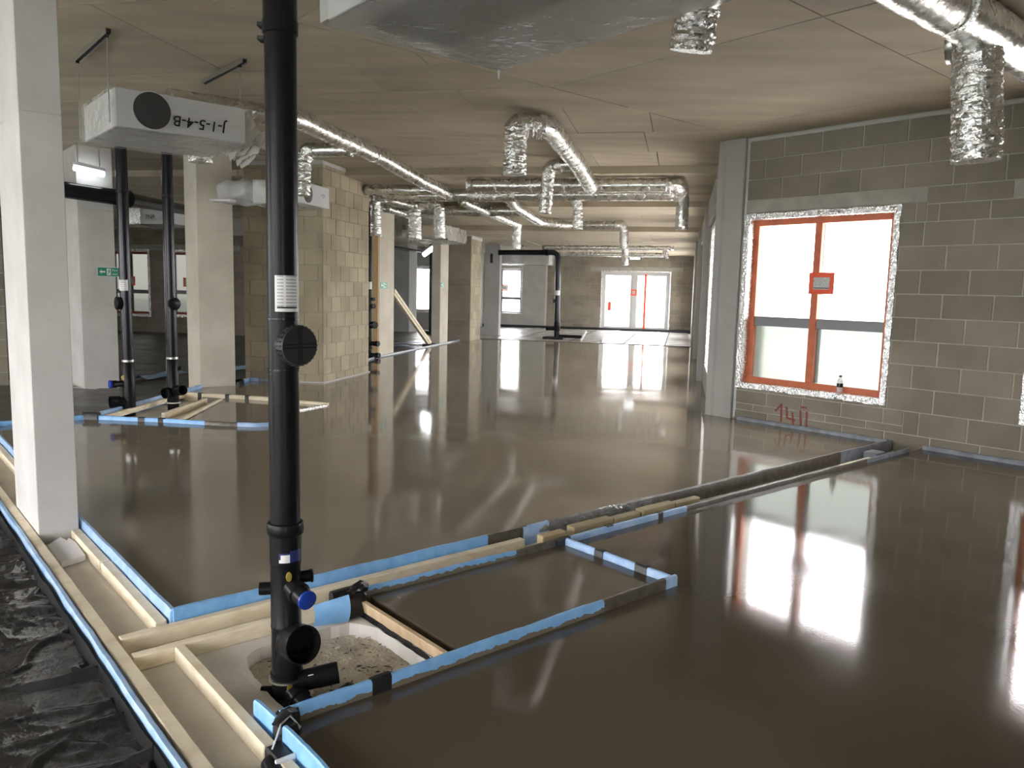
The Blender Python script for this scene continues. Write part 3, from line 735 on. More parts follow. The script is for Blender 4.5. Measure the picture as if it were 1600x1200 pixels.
# ------------------------------------------------------------------ blue foam edge strips
def ribbon(pts, segs, wd=.022, top=.038, bot=-.069, seed=0, wav=.005, hw=.006, step=.03):
    """pts: ground polyline; segs: [(end distance, material slot)]"""
    P = resample([Vector((p.x, p.y, 0)) for p in pts], step); n = len(P); mb = MB(); acc = 0; dist = [0]
    for i in range(1, n): acc += (P[i] - P[i - 1]).length; dist.append(acc)
    rows = []
    for i in range(n):
        t = (P[min(i + 1, n - 1)] - P[max(i - 1, 0)]).normalized(); s = Vector((-t.y, t.x, 0))
        o = wav * noise.noise(Vector((dist[i] * 3 + seed, 0, 0))) + wav * .3 * noise.noise(Vector((dist[i] * 14, seed, 0)))
        h = top + hw * noise.noise(Vector((dist[i] * 4, seed, 3))) + hw * .4 * noise.noise(Vector((dist[i] * 20, seed, 5)))
        c = P[i] + s * o
        rows.append([c - s * wd / 2 + Z * bot, c - s * wd / 2 + Z * (h - wd * .3), c - s * wd * .25 + Z * h, c + s * wd * .25 + Z * h, c + s * wd / 2 + Z * (h - wd * .3), c + s * wd / 2 + Z * bot])
    mb.v = [p for r_ in rows for p in r_]; k = 6
    for i in range(n - 1):
        mi = next((m_ for e, m_ in segs if dist[i] < e), segs[-1][1])
        for j in range(k):
            mb.f.append([i * k + j, i * k + (j + 1) % k, (i + 1) * k + (j + 1) % k, (i + 1) * k + j]); mb.m.append(mi)
    for i in (0, n - 1): mb.f.append([i * k + j for j in range(k)]); mb.m.append(segs[0][1] if i == 0 else segs[-1][1])
    return mb
FOAM = ['foam_blue', 'foam_splashed', 'foam_stained', 'foam_grey', 'foam_pale', 'tape_black', 'film_grey']
def strip(label, pts, segs, tapes=(), **kw):
    loc = (pts[0] + pts[-1]) / 2; loc.z = SLAB
    t = thing('foam_strip', label, 'foam strip', loc)
    link('strip', ribbon(pts, segs, **kw), FOAM, t, smooth=50)
    for (p, q, w_, h) in tapes:          # black tape folded over the strip between p and q
        mb = ribbon([p, q], [(9, 0)], wd=w_, top=h, bot=-.06, wav=.004, hw=.004, step=.02); link('tape', mb, 'tape_black', t, smooth=50)
    return t
def film_wrap(pts, r, seed):
    def rf(s): return 1 + .35 * noise.noise(Vector((s * 5, seed, 0))) - .25 * (sin(s * 9) > .93)
    return MB().tube(pts, r, seg=14, step=.025, crk=.014, freq=24, rfun=rf, seed=seed)
s1 = strip('long blue foam edge strip along the near side of the large screed bay', [N(3.40, 1.012), N(3.40, 2.9), N(3.405, 4.4), N(3.41, 6.2), N(3.41, 7.98)],
      [(1.72, 0), (2.0, 2), (2.2, 4), (3.2, 6), (5.9, 2), (9, 3)], wd=.03, top=.046, tapes=[(N(3.40, 3.0), N(3.40, 3.06), .03, .045)])
link('film_wrap', film_wrap([N(3.41, 3.15, .008), N(3.41, 3.7, .008), N(3.42, 4.35, .0)], .030, 3), 'film_grey', s1)
strip('blue foam strip in clear film down the left edge of the large bay', [N(9.0, 1.014), N(5.0, 1.012), N(3.40, 1.014)], [(20, 4)], wd=.028, top=.04)
strip('blue foam strip along the near bay from timber trench to block wall', [N(3.14, 1.64), N(3.12, 2.7), N(3.13, 4.4), N(3.13, 7.72)],
      [(1.08, 1), (1.42, 2), (2.6, 4), (5.2, 2), (9, 3)], tapes=[(N(3.14, 1.63), N(3.14, 1.74), .045, .055), (N(3.12, 3.03), N(3.12, 3.14), .04, .04), (N(3.13, 3.46), N(3.13, 3.52), .03, .042), (N(3.13, 3.95), N(3.13, 4.0), .03, .04)])
strip('splashed blue foam strip along the front of the small bay and pit', [N(2.325, 1.02), N(2.325, 3.105)],
      [(.98, 1), (1.52, 1), (1.98, 2), (9, 4)], tapes=[(N(2.325, 1.015), N(2.325, 1.08), .05, .05), (N(2.325, 1.36), N(2.325, 1.44), .034, .058)], wd=.028, top=.054)
strip('short blue foam strip closing the small bay, with two black tapes', [N(2.325, 3.11), N(3.10, 3.105)],
      [(9, 4)], tapes=[(N(2.50, 3.11), N(2.58, 3.11), .036, .043), (N(2.81, 3.108), N(2.87, 3.108), .034, .043)], wd=.026, top=.038)
strip('blue foam strip at the bottom edge of the near screed bay', [N(2.24, 1.0), N(1.2, 1.0), N(-.5, 1.0)], [(9, 0)], wd=.02, top=.05)
strip('blue foam strip between black polythene and timber trench', [N(9.0, .706), N(6.3, .704), N(5.0, .706), N(3.9, .704), N(2.3, .698), N(-.5, .695)], [(30, 4)], wd=.028, top=.004, wav=.006)
strip('blue foam strip beyond the big column in front of the left stacks', [N(9.0, 1.92), N(8.45, 2.45), N(7.9, 2.9), N(7.66, 3.16), N(7.64, 3.27)], [(1.25, 0), (1.6, 2), (9, 4)],
      tapes=[(N(9.05, 1.86), N(8.95, 1.98), .08, .075), (N(8.62, 2.28), N(8.57, 2.33), .035, .045), (N(8.46, 2.43), N(8.41, 2.49), .035, .045)], wd=.03, top=.04)
strip('blue foam strip behind the timber frame of the left stacks', [N(9.05, 1.95), N(10.5, 3.30), N(10.95, 3.72)], [(9, 4)], wd=.03, top=.05)
strip('blue foam strip left of the big column at the membrane edge', [N(9.02, -.6), N(9.02, 1.9)], [(9, 0)], wd=.03, top=.045)
strip('foam strip from the pale column round to the block pier', [N(11.0, 4.25), M(10.60, -6.3), M(10.66, -5.95)], [(.25, 5), (.7, 4), (9, 3)], wd=.03, top=.05)
strip('grey foam strip along the wing bay edge below the timber prop', [M(12.9, -5.9), M(15.3, -6.08), M(21.3, -6.08)], [(2.6, 3), (9, 3)],
      tapes=[(M(13.9, -5.98), M(14.0, -5.99), .05, .05), (M(14.9, -6.05), M(15.0, -6.06), .05, .05)], wd=.03, top=.035)
strip('grey-blue foam strip along the foot of the block wall, far bay', [N(5.2, 7.98), N(3.45, 7.985)], [(.8, 3), (9, 3)], wd=.028, top=.04)
strip('grey-blue foam strip along the foot of the block wall, near bay', [N(3.1, 7.985), N(-1, 7.985)], [(9, 3)], wd=.03, top=.04)
strip('dark foam strip across the far edge of the wet screed', [M(22.4, -5.75), M(22.4, .36)], [(9, 2)], wd=.03, top=.012)
# blue sheets of foam on the left membrane
for k, (c, d, l, wdt, rz, lab) in enumerate([(10.8, -7.95, 1.1, .26, 94, 'pale blue foam length on membrane between the stacks'), (12.2, -7.5, 1.1, .3, 78, 'pale blue foam length behind the right stack'), (13.6, -7.7, .45, .3, 40, 'short pale blue foam end beside the pale column')]):
    ca, sa = cos(radians(rz)), sin(radians(rz))
    def fr_(x, y, z, c=c, d=d, ca=ca, sa=sa): return M(c + x * sa + y * ca, d + x * ca - y * sa, z)
    def fn(u, v, fr_=fr_, l=l, wdt=wdt, k=k):
        x, y = (u - .5) * l, (v - .5) * wdt; return fr_(x, y, MEM + .075 + .02 * noise.noise(Vector((x * 3, y * 8, k))) - .05 * abs(v - .5) * 2)
    tag(link('foam_sheet', MB().grid(fn, 30, 6), 'foam_pale', smooth=True), lab, 'foam sheet')
for (c, d, l, lab) in ((18.2, -7.15, 1.5, 'blue foam length lying behind the prop, nearer one'), (19.3, -7.4, 1.6, 'blue foam length lying behind the prop, farther one')):
    def fn(u, v, c=c, d=d, l=l):
        return M(c + (v - .5) * .35 + .9 * (u - .5), d + (u - .5) * l, MEM + .06 + .03 * noise.noise(Vector((u * 6, v * 2, c))))
    tag(link('foam_sheet', MB().grid(fn, 24, 6), 'foam_pale', smooth=True), lab, 'foam sheet')

# ------------------------------------------------------------------ timber
def batten(label, fr, x0, x1, y0, y1, z0=SLAB, z1=-.004, m_='timber', group=None, ch=.004):
    return tag(link('timber_batten', MB().cbox(fr, x0, x1, y0, y1, z0, z1, ch), m_), label, 'timber', group)
batten('long timber batten beside the black polythene, front length', N, .2, 5.40, .724, .774, z1=-.002)
batten('timber batten beside the black polythene, beyond the big column', N, 5.41, 8.95, .724, .774, z1=-.004)
batten('timber batten right of the trench, running up to the big column', N, 4.36, 5.02, .940, .990, z1=-.004)
batten('timber batten right of the trench, by the large bay corner', N, 3.415, 4.345, .942, .992, z1=-.004)
batten('timber batten right of the trench, beyond the big column', N, 5.85, 8.9, .940, .990, z1=-.004)
batten('timber batten across the trench along the large bay edge', N, 3.322, 3.370, .785, 2.98, z1=-.002)
batten('timber batten across the trench, near one behind the main stack', N, 3.137, 3.183, .785, 1.63, z1=-.006)
batten('timber batten along the pit edge, front of the main stack', N, 2.255, 3.13, .934, .976, z1=-.004)
batten('timber batten at the bottom edge beside blue foam', N, -.3, 2.14, .936, .978, z1=-.004)
for k, (b0, b1, lab) in enumerate([(3.0, 3.19, 'first wet timber block in the channel between foam strips'), (3.25, 3.60, 'second wet timber block in the channel'), (3.61, 3.86, 'third wet timber block in the channel'), (3.88, 4.22, 'fourth wet timber block in the channel'), (4.23, 4.50, 'last wet timber block in the channel')]):
    tag(link('timber_block', MB().cbox(N, 3.19, 3.245 + .01 * (k % 2), b0, b1, SLAB, .044 + .008 * (k % 2), .005), 'timber_wet'), lab, 'timber')
batten('dark wet batten lying in the far part of the channel', N, 3.24, 3.29, 4.55, 6.55, z0=SLAB + .03, z1=-.035, m_='timber_wet')
batten('pale batten length in the channel near the block wall', N, 3.22, 3.27, 6.62, 7.2, z0=SLAB + .03, z1=-.01)
tag(link('foam_block', MB().cbox(N, 3.20, 3.33, 7.22, 7.40, SLAB, .03, .006), 'foam_grey'), 'grey foam block wedged in the channel by the block wall', 'foam block')
# channel lining
def chan(u, v):
    a, b = 3.155 + u * .17, 4.52 + v * 3.4
    return N(a, b, SLAB + .012 + .012 * noise.noise(Vector((a * 12, b * 5, 0))))
tag(link('polythene_strip', MB().grid(chan, 6, 90), 'membrane', smooth=True), 'black polythene lining the channel between the foam strips', 'membrane')
# plank across the pit
def fr_plank(x, y, z): return N(2.40 + x * .71, 1.778 - .0 * x + y + .0 * z, z)
pl = thing('plank', 'pale planed board on edge between pit and small screed bay', 'plank', N(2.75, 1.77, SLAB))
link('board', MB().cbox(lambda x, y, z: N(2.385 + x, 1.745 + y - (z + .0) * .25, z), 0, .715, 0, .026, -.066, .006, .003), 'plank', pl)
link('polythene_skirt', MB().grid(lambda u, v: N(2.37 + u * .76, 1.79 - v * .05 - .01 * noise.noise(Vector((u * 9, v * 3, 1))), -.02 - v * .045), 30, 6), 'membrane', pl, smooth=True)
tp = thing('tape_wad', 'black taped corner where plank meets the blue foam strip', 'tape', N(3.12, 1.70, SLAB))
link('tape', MB().cbox(N, 3.06, 3.135, 1.655, 1.775, -.068, .045, .012), 'tape_black', tp)
link('tape_fold', MB().tube([N(3.09, 1.70, .035), N(3.11, 1.76, .06), N(3.14, 1.80, .045)], .026, seg=10, step=.02, crk=.014, freq=40), 'tape_black', tp)
tag(link('foam_flap', MB().grid(lambda u, v: N(3.10 - .05 * u - .02 * sin(v * 3), 1.52 + .15 * u, -.066 + .10 * v + .03 * u * v), 8, 8), 'foam_blue', smooth=True), 'bent flap of blue foam behind the main stack', 'foam strip')
# taped corner and black pipe at the bottom
tp = thing('tape_wad', 'black taped corner at the base of the main stack', 'tape', N(2.28, 1.0, SLAB))
link('tape', MB().cbox(N, 2.235, 2.315, .985, 1.06, -.068, .035, .014), 'tape_black', tp)
link('tape_fold', MB().tube([N(2.29, .995, .02), N(2.30, 1.03, .05), N(2.32, 1.06, .03)], .022, seg=10, step=.02, crk=.012, freq=40), 'tape_black', tp)
link('wire', MB().tube([N(2.215, .945, .0), N(2.25, .99, .052), N(2.27, 1.03, .058), N(2.26, 1.05, .03)], .003, seg=8, step=.03), 'steel_bright', tp)
pb = thing('pipe_offcut', 'black taped tube lying over the batten at the bottom edge', 'pipe', N(2.1, .93, SLAB))
link('tape_band', MB().cbox(N, 2.145, 2.245, .93, .992, -.068, .002, .008), 'tape_black', pb)
link('tube', MB().tube([N(2.20, .935, -.034), N(2.02, .90, -.036), N(1.7, .872, -.036)], .032, seg=18, step=.05), 'pipe_black', pb, smooth=60)
link('white_edge', MB().cbox(N, 2.14, 2.15, .925, .99, -.02, .0065, .001), 'paper', pb)
strip('upright blue foam piece at the pit corner by the timber', [N(2.46, .995), N(2.31, 1.0)], [(9, 0)], wd=.02, top=.045)
tag(link('foam_board', MB().add([N(a, b, z) for z in (SLAB + .006, SLAB + .036) for (a, b) in ((4.55, .80), (4.60, .925), (4.86, .932), (4.98, .92), (4.93, .90), (5.015, .885), (4.96, .84), (4.9, .80))],
      [list(range(8))[::-1], list(range(8, 16))] + [[i, (i + 1) % 8, 8 + (i + 1) % 8, 8 + i] for i in range(8)]), 'polystyrene'), 'broken white polystyrene board in the trench by the big column', 'polystyrene')
# timber frame round the left stacks
batten('timber batten behind the left stacks', lambda x, y, z: N(9.0, 2.0, z) + (N(10.4, 3.3) - N(9.0, 2.0)).normalized() * x + (N(10.4, 3.3) - N(9.0, 2.0)).normalized().cross(Z) * y, .0, 1.86, .02, .066, z0=MEM + .02, z1=.03)
def seg_fr(p, q):
    d = (q - p).normalized(); n = d.cross(Z)
    return (lambda x, y, z: p + d * x + n * y + Z * z), (q - p).length
f_, l_ = seg_fr(N(10.42, 3.22), N(9.35, 4.02)); bt = batten('timber batten with black tape bands behind the left stack opening', f_, 0, l_, -.03, .03, z1=.045)
for x in (.33, .72, 1.0): link('tape', MB().cbox(f_, x, x + .06, -.034, .034, SLAB, .05, .006), 'tape_black', bt)
f_, l_ = seg_fr(N(9.30, 4.05), N(8.62, 4.44)); batten('timber batten tip sticking out right of the main stack', f_, 0, l_, -.03, .02, z1=.03)
f_, l_ = seg_fr(N(8.62, 4.42), N(8.25, 3.62)); tag(link('foil_strip', MB().cbox(f_, 0, l_, -.02, .02, -.06, .02, .006), 'foil_tape'), 'silver taped edge running back to the timber tip', 'tape')
f_, l_ = seg_fr(N(8.42, 2.64), N(9.7, 3.55)); batten('timber batten in front of the right-hand left stack', f_, 0, l_, -.03, .01, z1=.022)
f_, l_ = seg_fr(N(8.95, 2.62), N(9.85, 3.4)); batten('thin timber batten between the two left stacks', f_, .0, l_, -.02, .02, z1=.015)
# leaning prop
p0, p1 = M(16.42, -6.22, 1.34), M(19.05, -6.22, .02)
f_, l_ = None, (p1 - p0).length
d_ = (p1 - p0).normalized(); n1 = DD; n2 = d_.cross(n1)
pr = thing('timber_prop', 'pair of pale timbers leaning as a diagonal prop between beige columns', 'timber', M(19.0, -6.22, 0))
for o_ in (-.055, .03): link('timber', MB().cbox(lambda x, y, z: p0 + d_ * x + n1 * y + n2 * z, 0, l_, -.035, .035, o_ - .035, o_ + .035, .004), 'timber', pr)
link('foot_plate', MB().cbox(M, 18.75, 19.2, -6.32, -6.1, -.02, .05, .005), 'rubber', pr)
# white lengths on the far membrane
for (c0, d0, c1, d1, lab) in ((23.4, -2.9, 29.0, -3.4, 'long pale batten on the far membrane, left one'), (23.6, -2.3, 29.4, -2.75, 'long pale batten on the far membrane, right one')):
    f_, l_ = seg_fr(M(c0, d0), M(c1, d1)); tag(link('timber_batten', MB().cbox(f_, 0, l_, -.03, .03, MEM + .022, MEM + .07, .005), 'concrete_column'), lab, 'timber')

# ------------------------------------------------------------------ stacks
def curved_patch(p, r, a0, a1, z0, z1, nu, nv, pick):
    mb = MB()
    def fn(u, v):
        a = a0 + (a1 - a0) * u; return Vector((p[0] + sin(a) * r, p[1] - cos(a) * r, z0 + (z1 - z0) * v))
    mb.grid(fn, nu, nv); mb.m = [pick(i // nv, i % nv) for i in range(len(mb.f))]
    return mb
def open_socket(root, name, p, d, length, r, wall=.006, m_='pipe_black', r0=None):
    """short open pipe end: outer sleeve, rim and dark bore"""
    o = link(name, MB().lathe(p, d, [(0, r0 or r * .96), (length * .5, r * .97), (length * .55, r), (length, r), (length, r - wall), (length * .35, r - wall), (length * .35, 0)], 28), m_, root, smooth=40)
    return o
BASE = N(2.676, 1.199); X0 = Vector((-.828, 2.815, 0)); R1 = .0545
st = thing('soil_stack', 'tall glossy black soil pipe standing in the pit, nearest stack', 'pipe', X0 + Z * (SLAB - .06))
link('pipe', MB().lathe(X0, Z, [(-.14, R1), (.55, R1)], 36).lathe(X0, Z, [(.56, R1), (2.36, R1)], 36).lathe(X0, Z, [(2.3, R1), (H, R1)], 36), 'pipe_black', st, smooth=40)
link('upper_socket', MB().lathe(X0, Z, [(2.30, R1), (2.305, .060), (2.345, .061), (2.352, .058), (2.42, .058), (2.43, R1)], 36), 'pipe_black', st, smooth=40)
for z_ in (2.325, 2.28): link('bracket', MB().cbox(lambda x, y, z: X0 + Vector((x, y, z)), -.075, -.05, -.02, .02, z_, z_ + .015, .002), 'rubber', st)
for z in (1.328, 1.146): link('joint_ring', MB().lathe(X0, Z, [(z - .004, R1), (z - .003, .0565), (z + .004, .0565), (z + .005, R1)], 36), 'pipe_dark', st, smooth=40)
link('collar', MB().lathe(X0, Z, [(.425, .0575), (.53, .0585), (.538, .066), (.552, .0685), (.568, .0675), (.578, .064), (.580, .056)], 36), 'pipe_black', st, smooth=40)
link('lower_body', MB().lathe(X0, Z, [(.17, R1), (.175, .0565), (.185, .0565), (.187, .0555), (.41, .0555), (.428, .0580)], 36), 'pipe_black', st, smooth=40)
def label_pick(i, j):
    if j in (2,): return 1 if 0 < i < 11 else 0
    if j % 2 and 2 < j and i not in (0, 4, 11): return 2
    return 0
link('paper_label', curved_patch(X0, R1 + .0012, -.23, 1.45, 1.355, 1.482, 12, 22, label_pick), ['paper', 'ink', 'paper_grey'], st)
link('product_label', curved_patch(X0, .0590, -.12, .55, .438, .474, 6, 6, lambda i, j: 1 if (j >= 5 or (i == 0 and j > 1)) else 0), ['paper', 'label_blue'], st)
link('product_label', curved_patch(X0, .0590, .55, 1.4, .438, .482, 6, 4, lambda i, j: 0), ['label_blue'], st)
for (z, zz) in ((.385, .05), (-.045, .035)):
    link('level_tag', MB().lathe(X0 + Vector((.026, -.050, z)), Vector((.45, -.85, 0)), [(0, .011), (.006, .010), (.007, .0)], 16, sq=1.7), 'tag_yellow', st)
d1 = Vector((.70, -.71, 0)).normalized(); d0 = Vector((-1, -.15, 0)).normalized(); d2 = Vector((.9, .45, 0)).normalized()
# access door: ribbed round screw cap on a short neck
pc = X0 + Z * 1.238
ac = link('access_cap', MB().lathe(pc + d1 * .03, d1, [(0, .052), (.045, .054), (.046, .062), (.05, .070), (.082, .071), (.088, .067), (.0885, 0)], 40), 'cap_black', st, smooth=40)
e1 = d1.cross(Z).normalized()
def capfr(x, y, z): return pc + d1 * (.118 + y) + e1 * x + Z * z
mb = MB()
for (x0, x1, z0, z1) in ((-.062, .062, -.008, -.004), (-.062, .062, .004, .008), (-.008, -.004, -.062, .062), (.004, .008, -.062, .062)): mb.cbox(capfr, x0, x1, -.001, .003, z0, z1, .001)
link('cap_rib', mb, 'recess_shade', ac)  # bars painted near black as the shade of the cap's cross recess
mb = MB()
for k in range(28):
    a = 2 * pi * k / 28; q = pc + (e1 * cos(a) + Z * sin(a)) * .0712
    mb.cbox(lambda x, y, z: q + d1 * y + (e1 * cos(a) + Z * sin(a)) * x + (Z * cos(a) - e1 * sin(a)) * z, -.001, .0022, .082, .112, -.0022, .0022, .0006)
link('grip_rib', mb, 'pipe_black', ac)
link('sight_glass', MB().lathe(pc + d1 * .02 + Z * .055, d1, [(0, .02), (.012, .02), (.013, 0)], 12), 'galvanised', st)
# boss branches
def boss(z, full=True):
    g = Z * z
    open_socket(st, 'side_stub', X0 + g + d0 * .04, d0, .055, .024, .003)
    if full: link('rear_stub', MB().lathe(X0 + g + Z * .035 + d2 * .04, d2, [(0, .022), (.05, .023), (.052, .026), (.058, .026), (.0585, 0)], 24), 'pipe_black', st, smooth=40)
    b = link('branch', MB().lathe(X0 + g + Z * .016 + d1 * .04, (d1 - Z * .14), [(0, .034), (.040, .035), (.042, .041), (.062, .042), (.066, .035), (.115, .035)], 28), 'pipe_black', st, smooth=40)
    link('blue_cap', MB().lathe(X0 + g + Z * .016 + d1 * .04 + (d1 - Z * .14).normalized() * .112, (d1 - Z * .14), [(0, .0358), (.008, .0355), (.010, .032), (.0101, 0)], 28), 'cap_blue', b, smooth=40)
    link('print_mark', MB().lathe(X0 + g + d1 * .085 + e1 * -.034, e1 * -1 - d1 * .1, [(0, .007), (.001, .007), (.0011, 0)], 8, sq=1.5), 'paper', b)
boss(.322); boss(-.088, False)
# swept bend with an open socket
pe = X0 + Z * .078
link('swept_branch', MB().tube(rounded([pe - Z * .10, pe + Z * .0 + d1 * .03, pe + d1 * .075 + Z * .06], .06), .052, seg=28, step=.015, cap=False), 'pipe_black', st, smooth=60)
open_socket(st, 'branch_socket', pe + d1 * .045 + Z * .05, (d1 + Z * .18).normalized(), .085, .071, .005)
link('socket_ring', MB().lathe(X0, Z, [(-.022, .056), (-.02, .060), (-.005, .060), (-.003, .056)], 36), 'pipe_black', st, smooth=40)
link('clamp_ring', MB().lathe(X0, Z, [(-.034, .058), (-.032, .066), (-.024, .066), (-.022, .058)], 36), 'steel_bright', st, smooth=40)
dp = Vector((.95, .33, .10)).normalized()
wp = open_socket(st, 'waste_pipe', X0 + Vector((.03, -.01, -.045)), dp, .165, .041, .004)
for (h, k) in ((.06, .9), (.09, -.3)):
    mb = MB().add([X0 + Vector((.03, -.01, -.045)) + dp * (h + x) + Vector((.05 * y, -1, k + .3 * y)).normalized() * .0412 for (x, y) in ((0, -.3), (.02, -.3), (.02, .3), (0, .3))], [(0, 1, 2, 3)])
    link('print_mark', mb, 'paper', wp)
link('base_rubble_wrap', MB().lathe(X0 + Z * (SLAB - .08), Z, [(0, .075), (.04, .07), (.055, .056)], 20), 'rubber', st, smooth=40)
# left pair
def left_stack(loc, label, side, grp=None):
    r = .061; s_ = thing('soil_stack', label, 'pipe', loc + Z * SLAB)
    link('pipe', MB().lathe(loc, Z, [(SLAB, r), (H, r)], 28), 'pipe_dark', s_, smooth=40)
    for z in (.561, 2.42): link('joint_ring', MB().lathe(loc, Z, [(z - .02, r), (z - .015, r + .005), (z + .008, r + .006), (z + .012, r)], 28), 'galvanised' if z < 1 else 'pipe_black', s_, smooth=40)
    link('lower_body', MB().lathe(loc, Z, [(SLAB, r + .002), (.05, r + .006), (.54, r + .006), (.55, r)], 28), 'pipe_black', s_, smooth=40)
    return s_, r
L1 = N(9.46, 2.41); L2 = N(9.60, 2.93)
s_, r = left_stack(L1, 'left black soil stack of the pair behind the big column', -1)
link('paper_label', curved_patch(L1, r + .0015, -.9, .9, 1.34, 1.46, 10, 10, lambda i, j: 1 if (j % 2 and 1 < i < 8) else 0), ['paper', 'paper_grey'], s_)
dl = Vector((-.75, -.66, 0)).normalized(); dr = Vector((.8, -.55, 0)).normalized()
link('access_cap', MB().lathe(L1 + Z * 1.2 + dl * .04, dl, [(0, .05), (.03, .052), (.032, .072), (.06, .073), (.066, .066), (.067, 0)], 28), 'pipe_black', s_, smooth=40)
b = link('branch', MB().lathe(L1 + Z * .30 + dl * .03, dl, [(0, .034), (.09, .036), (.10, .042), (.15, .042), (.151, 0)], 24), 'pipe_dark', s_, smooth=40)
link('blue_cap', MB().lathe(L1 + Z * .30 + dl * .18, dl, [(0, .046), (.02, .046), (.024, .04), (.0241, 0)], 24), 'cap_blue', b, smooth=40)
link('level_tag', MB().lathe(L1 + Z * .37 + dl * .03 - Vector((0, .04, 0)), Vector((0, -1, 0)), [(0, .03), (.004, .03), (.0041, 0)], 12), 'tag_yellow', s_)
link('swept_branch', MB().tube(rounded([L1 + Z * -.05, L1 + Z * .09, L1 + Z * .10 + dl * .13], .10), .057, seg=24, step=.02, cap=False), 'pipe_black', s_, smooth=60)
open_socket(s_, 'branch_socket', L1 + Z * .10 + dl * .10, dl, .10, .068, .006)
link('clamp_ring', MB().lathe(L1, Z, [(-.03, .064), (-.028, .075), (-.018, .075), (-.016, .064)], 28), 'steel_bright', s_, smooth=40)
s_, r = left_stack(L2, 'right black soil stack of the pair behind the big column', 1)
link('access_cap', MB().lathe(L2 + Z * 1.195 + dr * .03, dr, [(0, .05), (.03, .052), (.032, .072), (.06, .073), (.066, .066), (.067, 0)], 28), 'pipe_black', s_, smooth=40)
open_socket(s_, 'branch_socket', L2 + Z * .15 + Vector((-.3, -.95, 0)) * .04, Vector((-.4, -.92, 0)), .085, .066, .006)
open_socket(s_, 'branch_socket', L2 + Z * .17 + dr * .04, (dr + Z * .15), .16, .063, .006)
link('clamp_ring', MB().lathe(L2, Z, [(.02, .064), (.022, .085), (.032, .085), (.034, .064)], 28), 'steel_bright', s_, smooth=40)
link('rear_stub', MB().lathe(L2 + Z * .43, Vector((.9, .3, 0)), [(0, .025), (.10, .025), (.101, 0)], 16), 'pipe_black', s_, smooth=40)
# stack beside the block pier
S4 = M(15.05, -6.22)
s_ = thing('soil_stack', 'thin black soil stack standing between block pier and plywood board', 'pipe', S4 + Z * SLAB)
link('pipe', MB().lathe(S4, Z, [(SLAB, .06), (3.04, .06)], 24), 'pipe_black', s_, smooth=40)
link('paper_label', curved_patch(S4, .062, -.2, 1.2, 1.40, 1.55, 6, 6, lambda i, j: 0), 'paper', s_)
for z in (1.0, .62, .2, .05): link('joint_ring', MB().lathe(S4, Z, [(z - .03, .06), (z - .025, .07), (z + .025, .07), (z + .03, .06)], 24), 'pipe_black', s_, smooth=40)
for z, l, r in ((1.06, .10, .05), (1.2, .10, .035), (.68, .14, .075)): link('access_cap', MB().lathe(S4 + Z * z + DD * .04, DD - CC * .5, [(0, r * .8), (l * .6, r), (l, r), (l + .001, 0)], 20), 'pipe_black', s_, smooth=40)
for z, l in ((.30, .24), (.06, .26)): link('side_stub', MB().lathe(S4 + Z * z, DD - CC * .25, [(0, .045), (l * .7, .045), (l * .71, .055), (l, .055), (l + .001, 0)], 20), 'pipe_black', s_, smooth=40)
# far stack with a high bend
S5 = M(24.5, -3.8)
s_ = thing('soil_stack', 'far black stack that bends left under the ceiling', 'pipe', S5 + Z * MEM)
link('pipe', MB().tube(rounded([S5 + Z * MEM, M(24.5, -3.83, 2.66), M(24.5, -5.75, 2.63)], .22), .085, seg=20, step=.06), 'pipe_dark', s_, smooth=60)
link('joint_ring', MB().lathe(M(24.5, -4.2, 2.655), DD, [(-.06, .085), (-.05, .10), (.06, .10), (.07, .085)], 20).lathe(S5, Z, [(.2, .085), (.22, .098), (.46, .098), (.5, .085)], 20), 'pipe_black', s_, smooth=40)
link('paper_label', curved_patch(S5 + DD * -.02, .092, -1.2, 1.2, 1.33, 1.48, 8, 2, lambda i, j: 0), 'paper', s_)
link('access_cap', MB().lathe(S5 + Z * 1.15 - DD * .05 - CC * .03, -DD - CC * .4, [(0, .05), (.06, .06), (.09, .06), (.091, 0)], 16), 'rubber', s_, smooth=40)
link('base_flange', MB().cbox(M, 24.2, 24.8, -4.2, -3.55, MEM, MEM + .07, .01), 'rubber', s_)
link('side_stub', MB().lathe(S5 + Z * .05, DD, [(0, .05), (.8, .05), (.801, 0)], 14).lathe(S5 + Z * .28, -DD, [(0, .06), (.35, .06), (.351, 0)], 14), 'pipe_black', s_, smooth=40)

# ------------------------------------------------------------------ debris in the pit
mb = MB(); rnd = random.Random(3)
for k in range(520):
    a, b = rnd.uniform(2.33, 3.04), rnd.uniform(1.15, 1.74); s = rnd.choice((.003, .004, .005, .006, .009)) * rnd.uniform(.6, 1.2)
    if rnd.random() < .35: b = rnd.uniform(1.55, 1.74)
    q = pit_fn((a - PIT[0]) / (PIT[1] - PIT[0]), (b - PIT[2]) / (PIT[3] - PIT[2])) + Z * s * .4
    dark = rnd.random() < .62; d = Vector((rnd.gauss(0, 1), rnd.gauss(0, 1), .1)).normalized(); n_ = d.cross(Z)
    if dark: vs = [q + d * s * 1.8, q - d * s * 1.8, q + n_ * s * .5, q + Z * s * .5]
    else: vs = [q + Vector((rnd.gauss(0, 1), rnd.gauss(0, 1), rnd.gauss(0, .6))).normalized() * s * 1.3 * rnd.uniform(.6, 1.2) for _ in range(4)]
    mb.add(vs, [(0, 1, 2), (0, 2, 3), (0, 3, 1), (1, 3, 2)], 1 if dark else 0)
tag(link('rubble_chips', mb, ['stone_chip', 'ink']), 'scatter of stone chips and dark shavings in the broken-out pit', 'debris', kind='stuff')
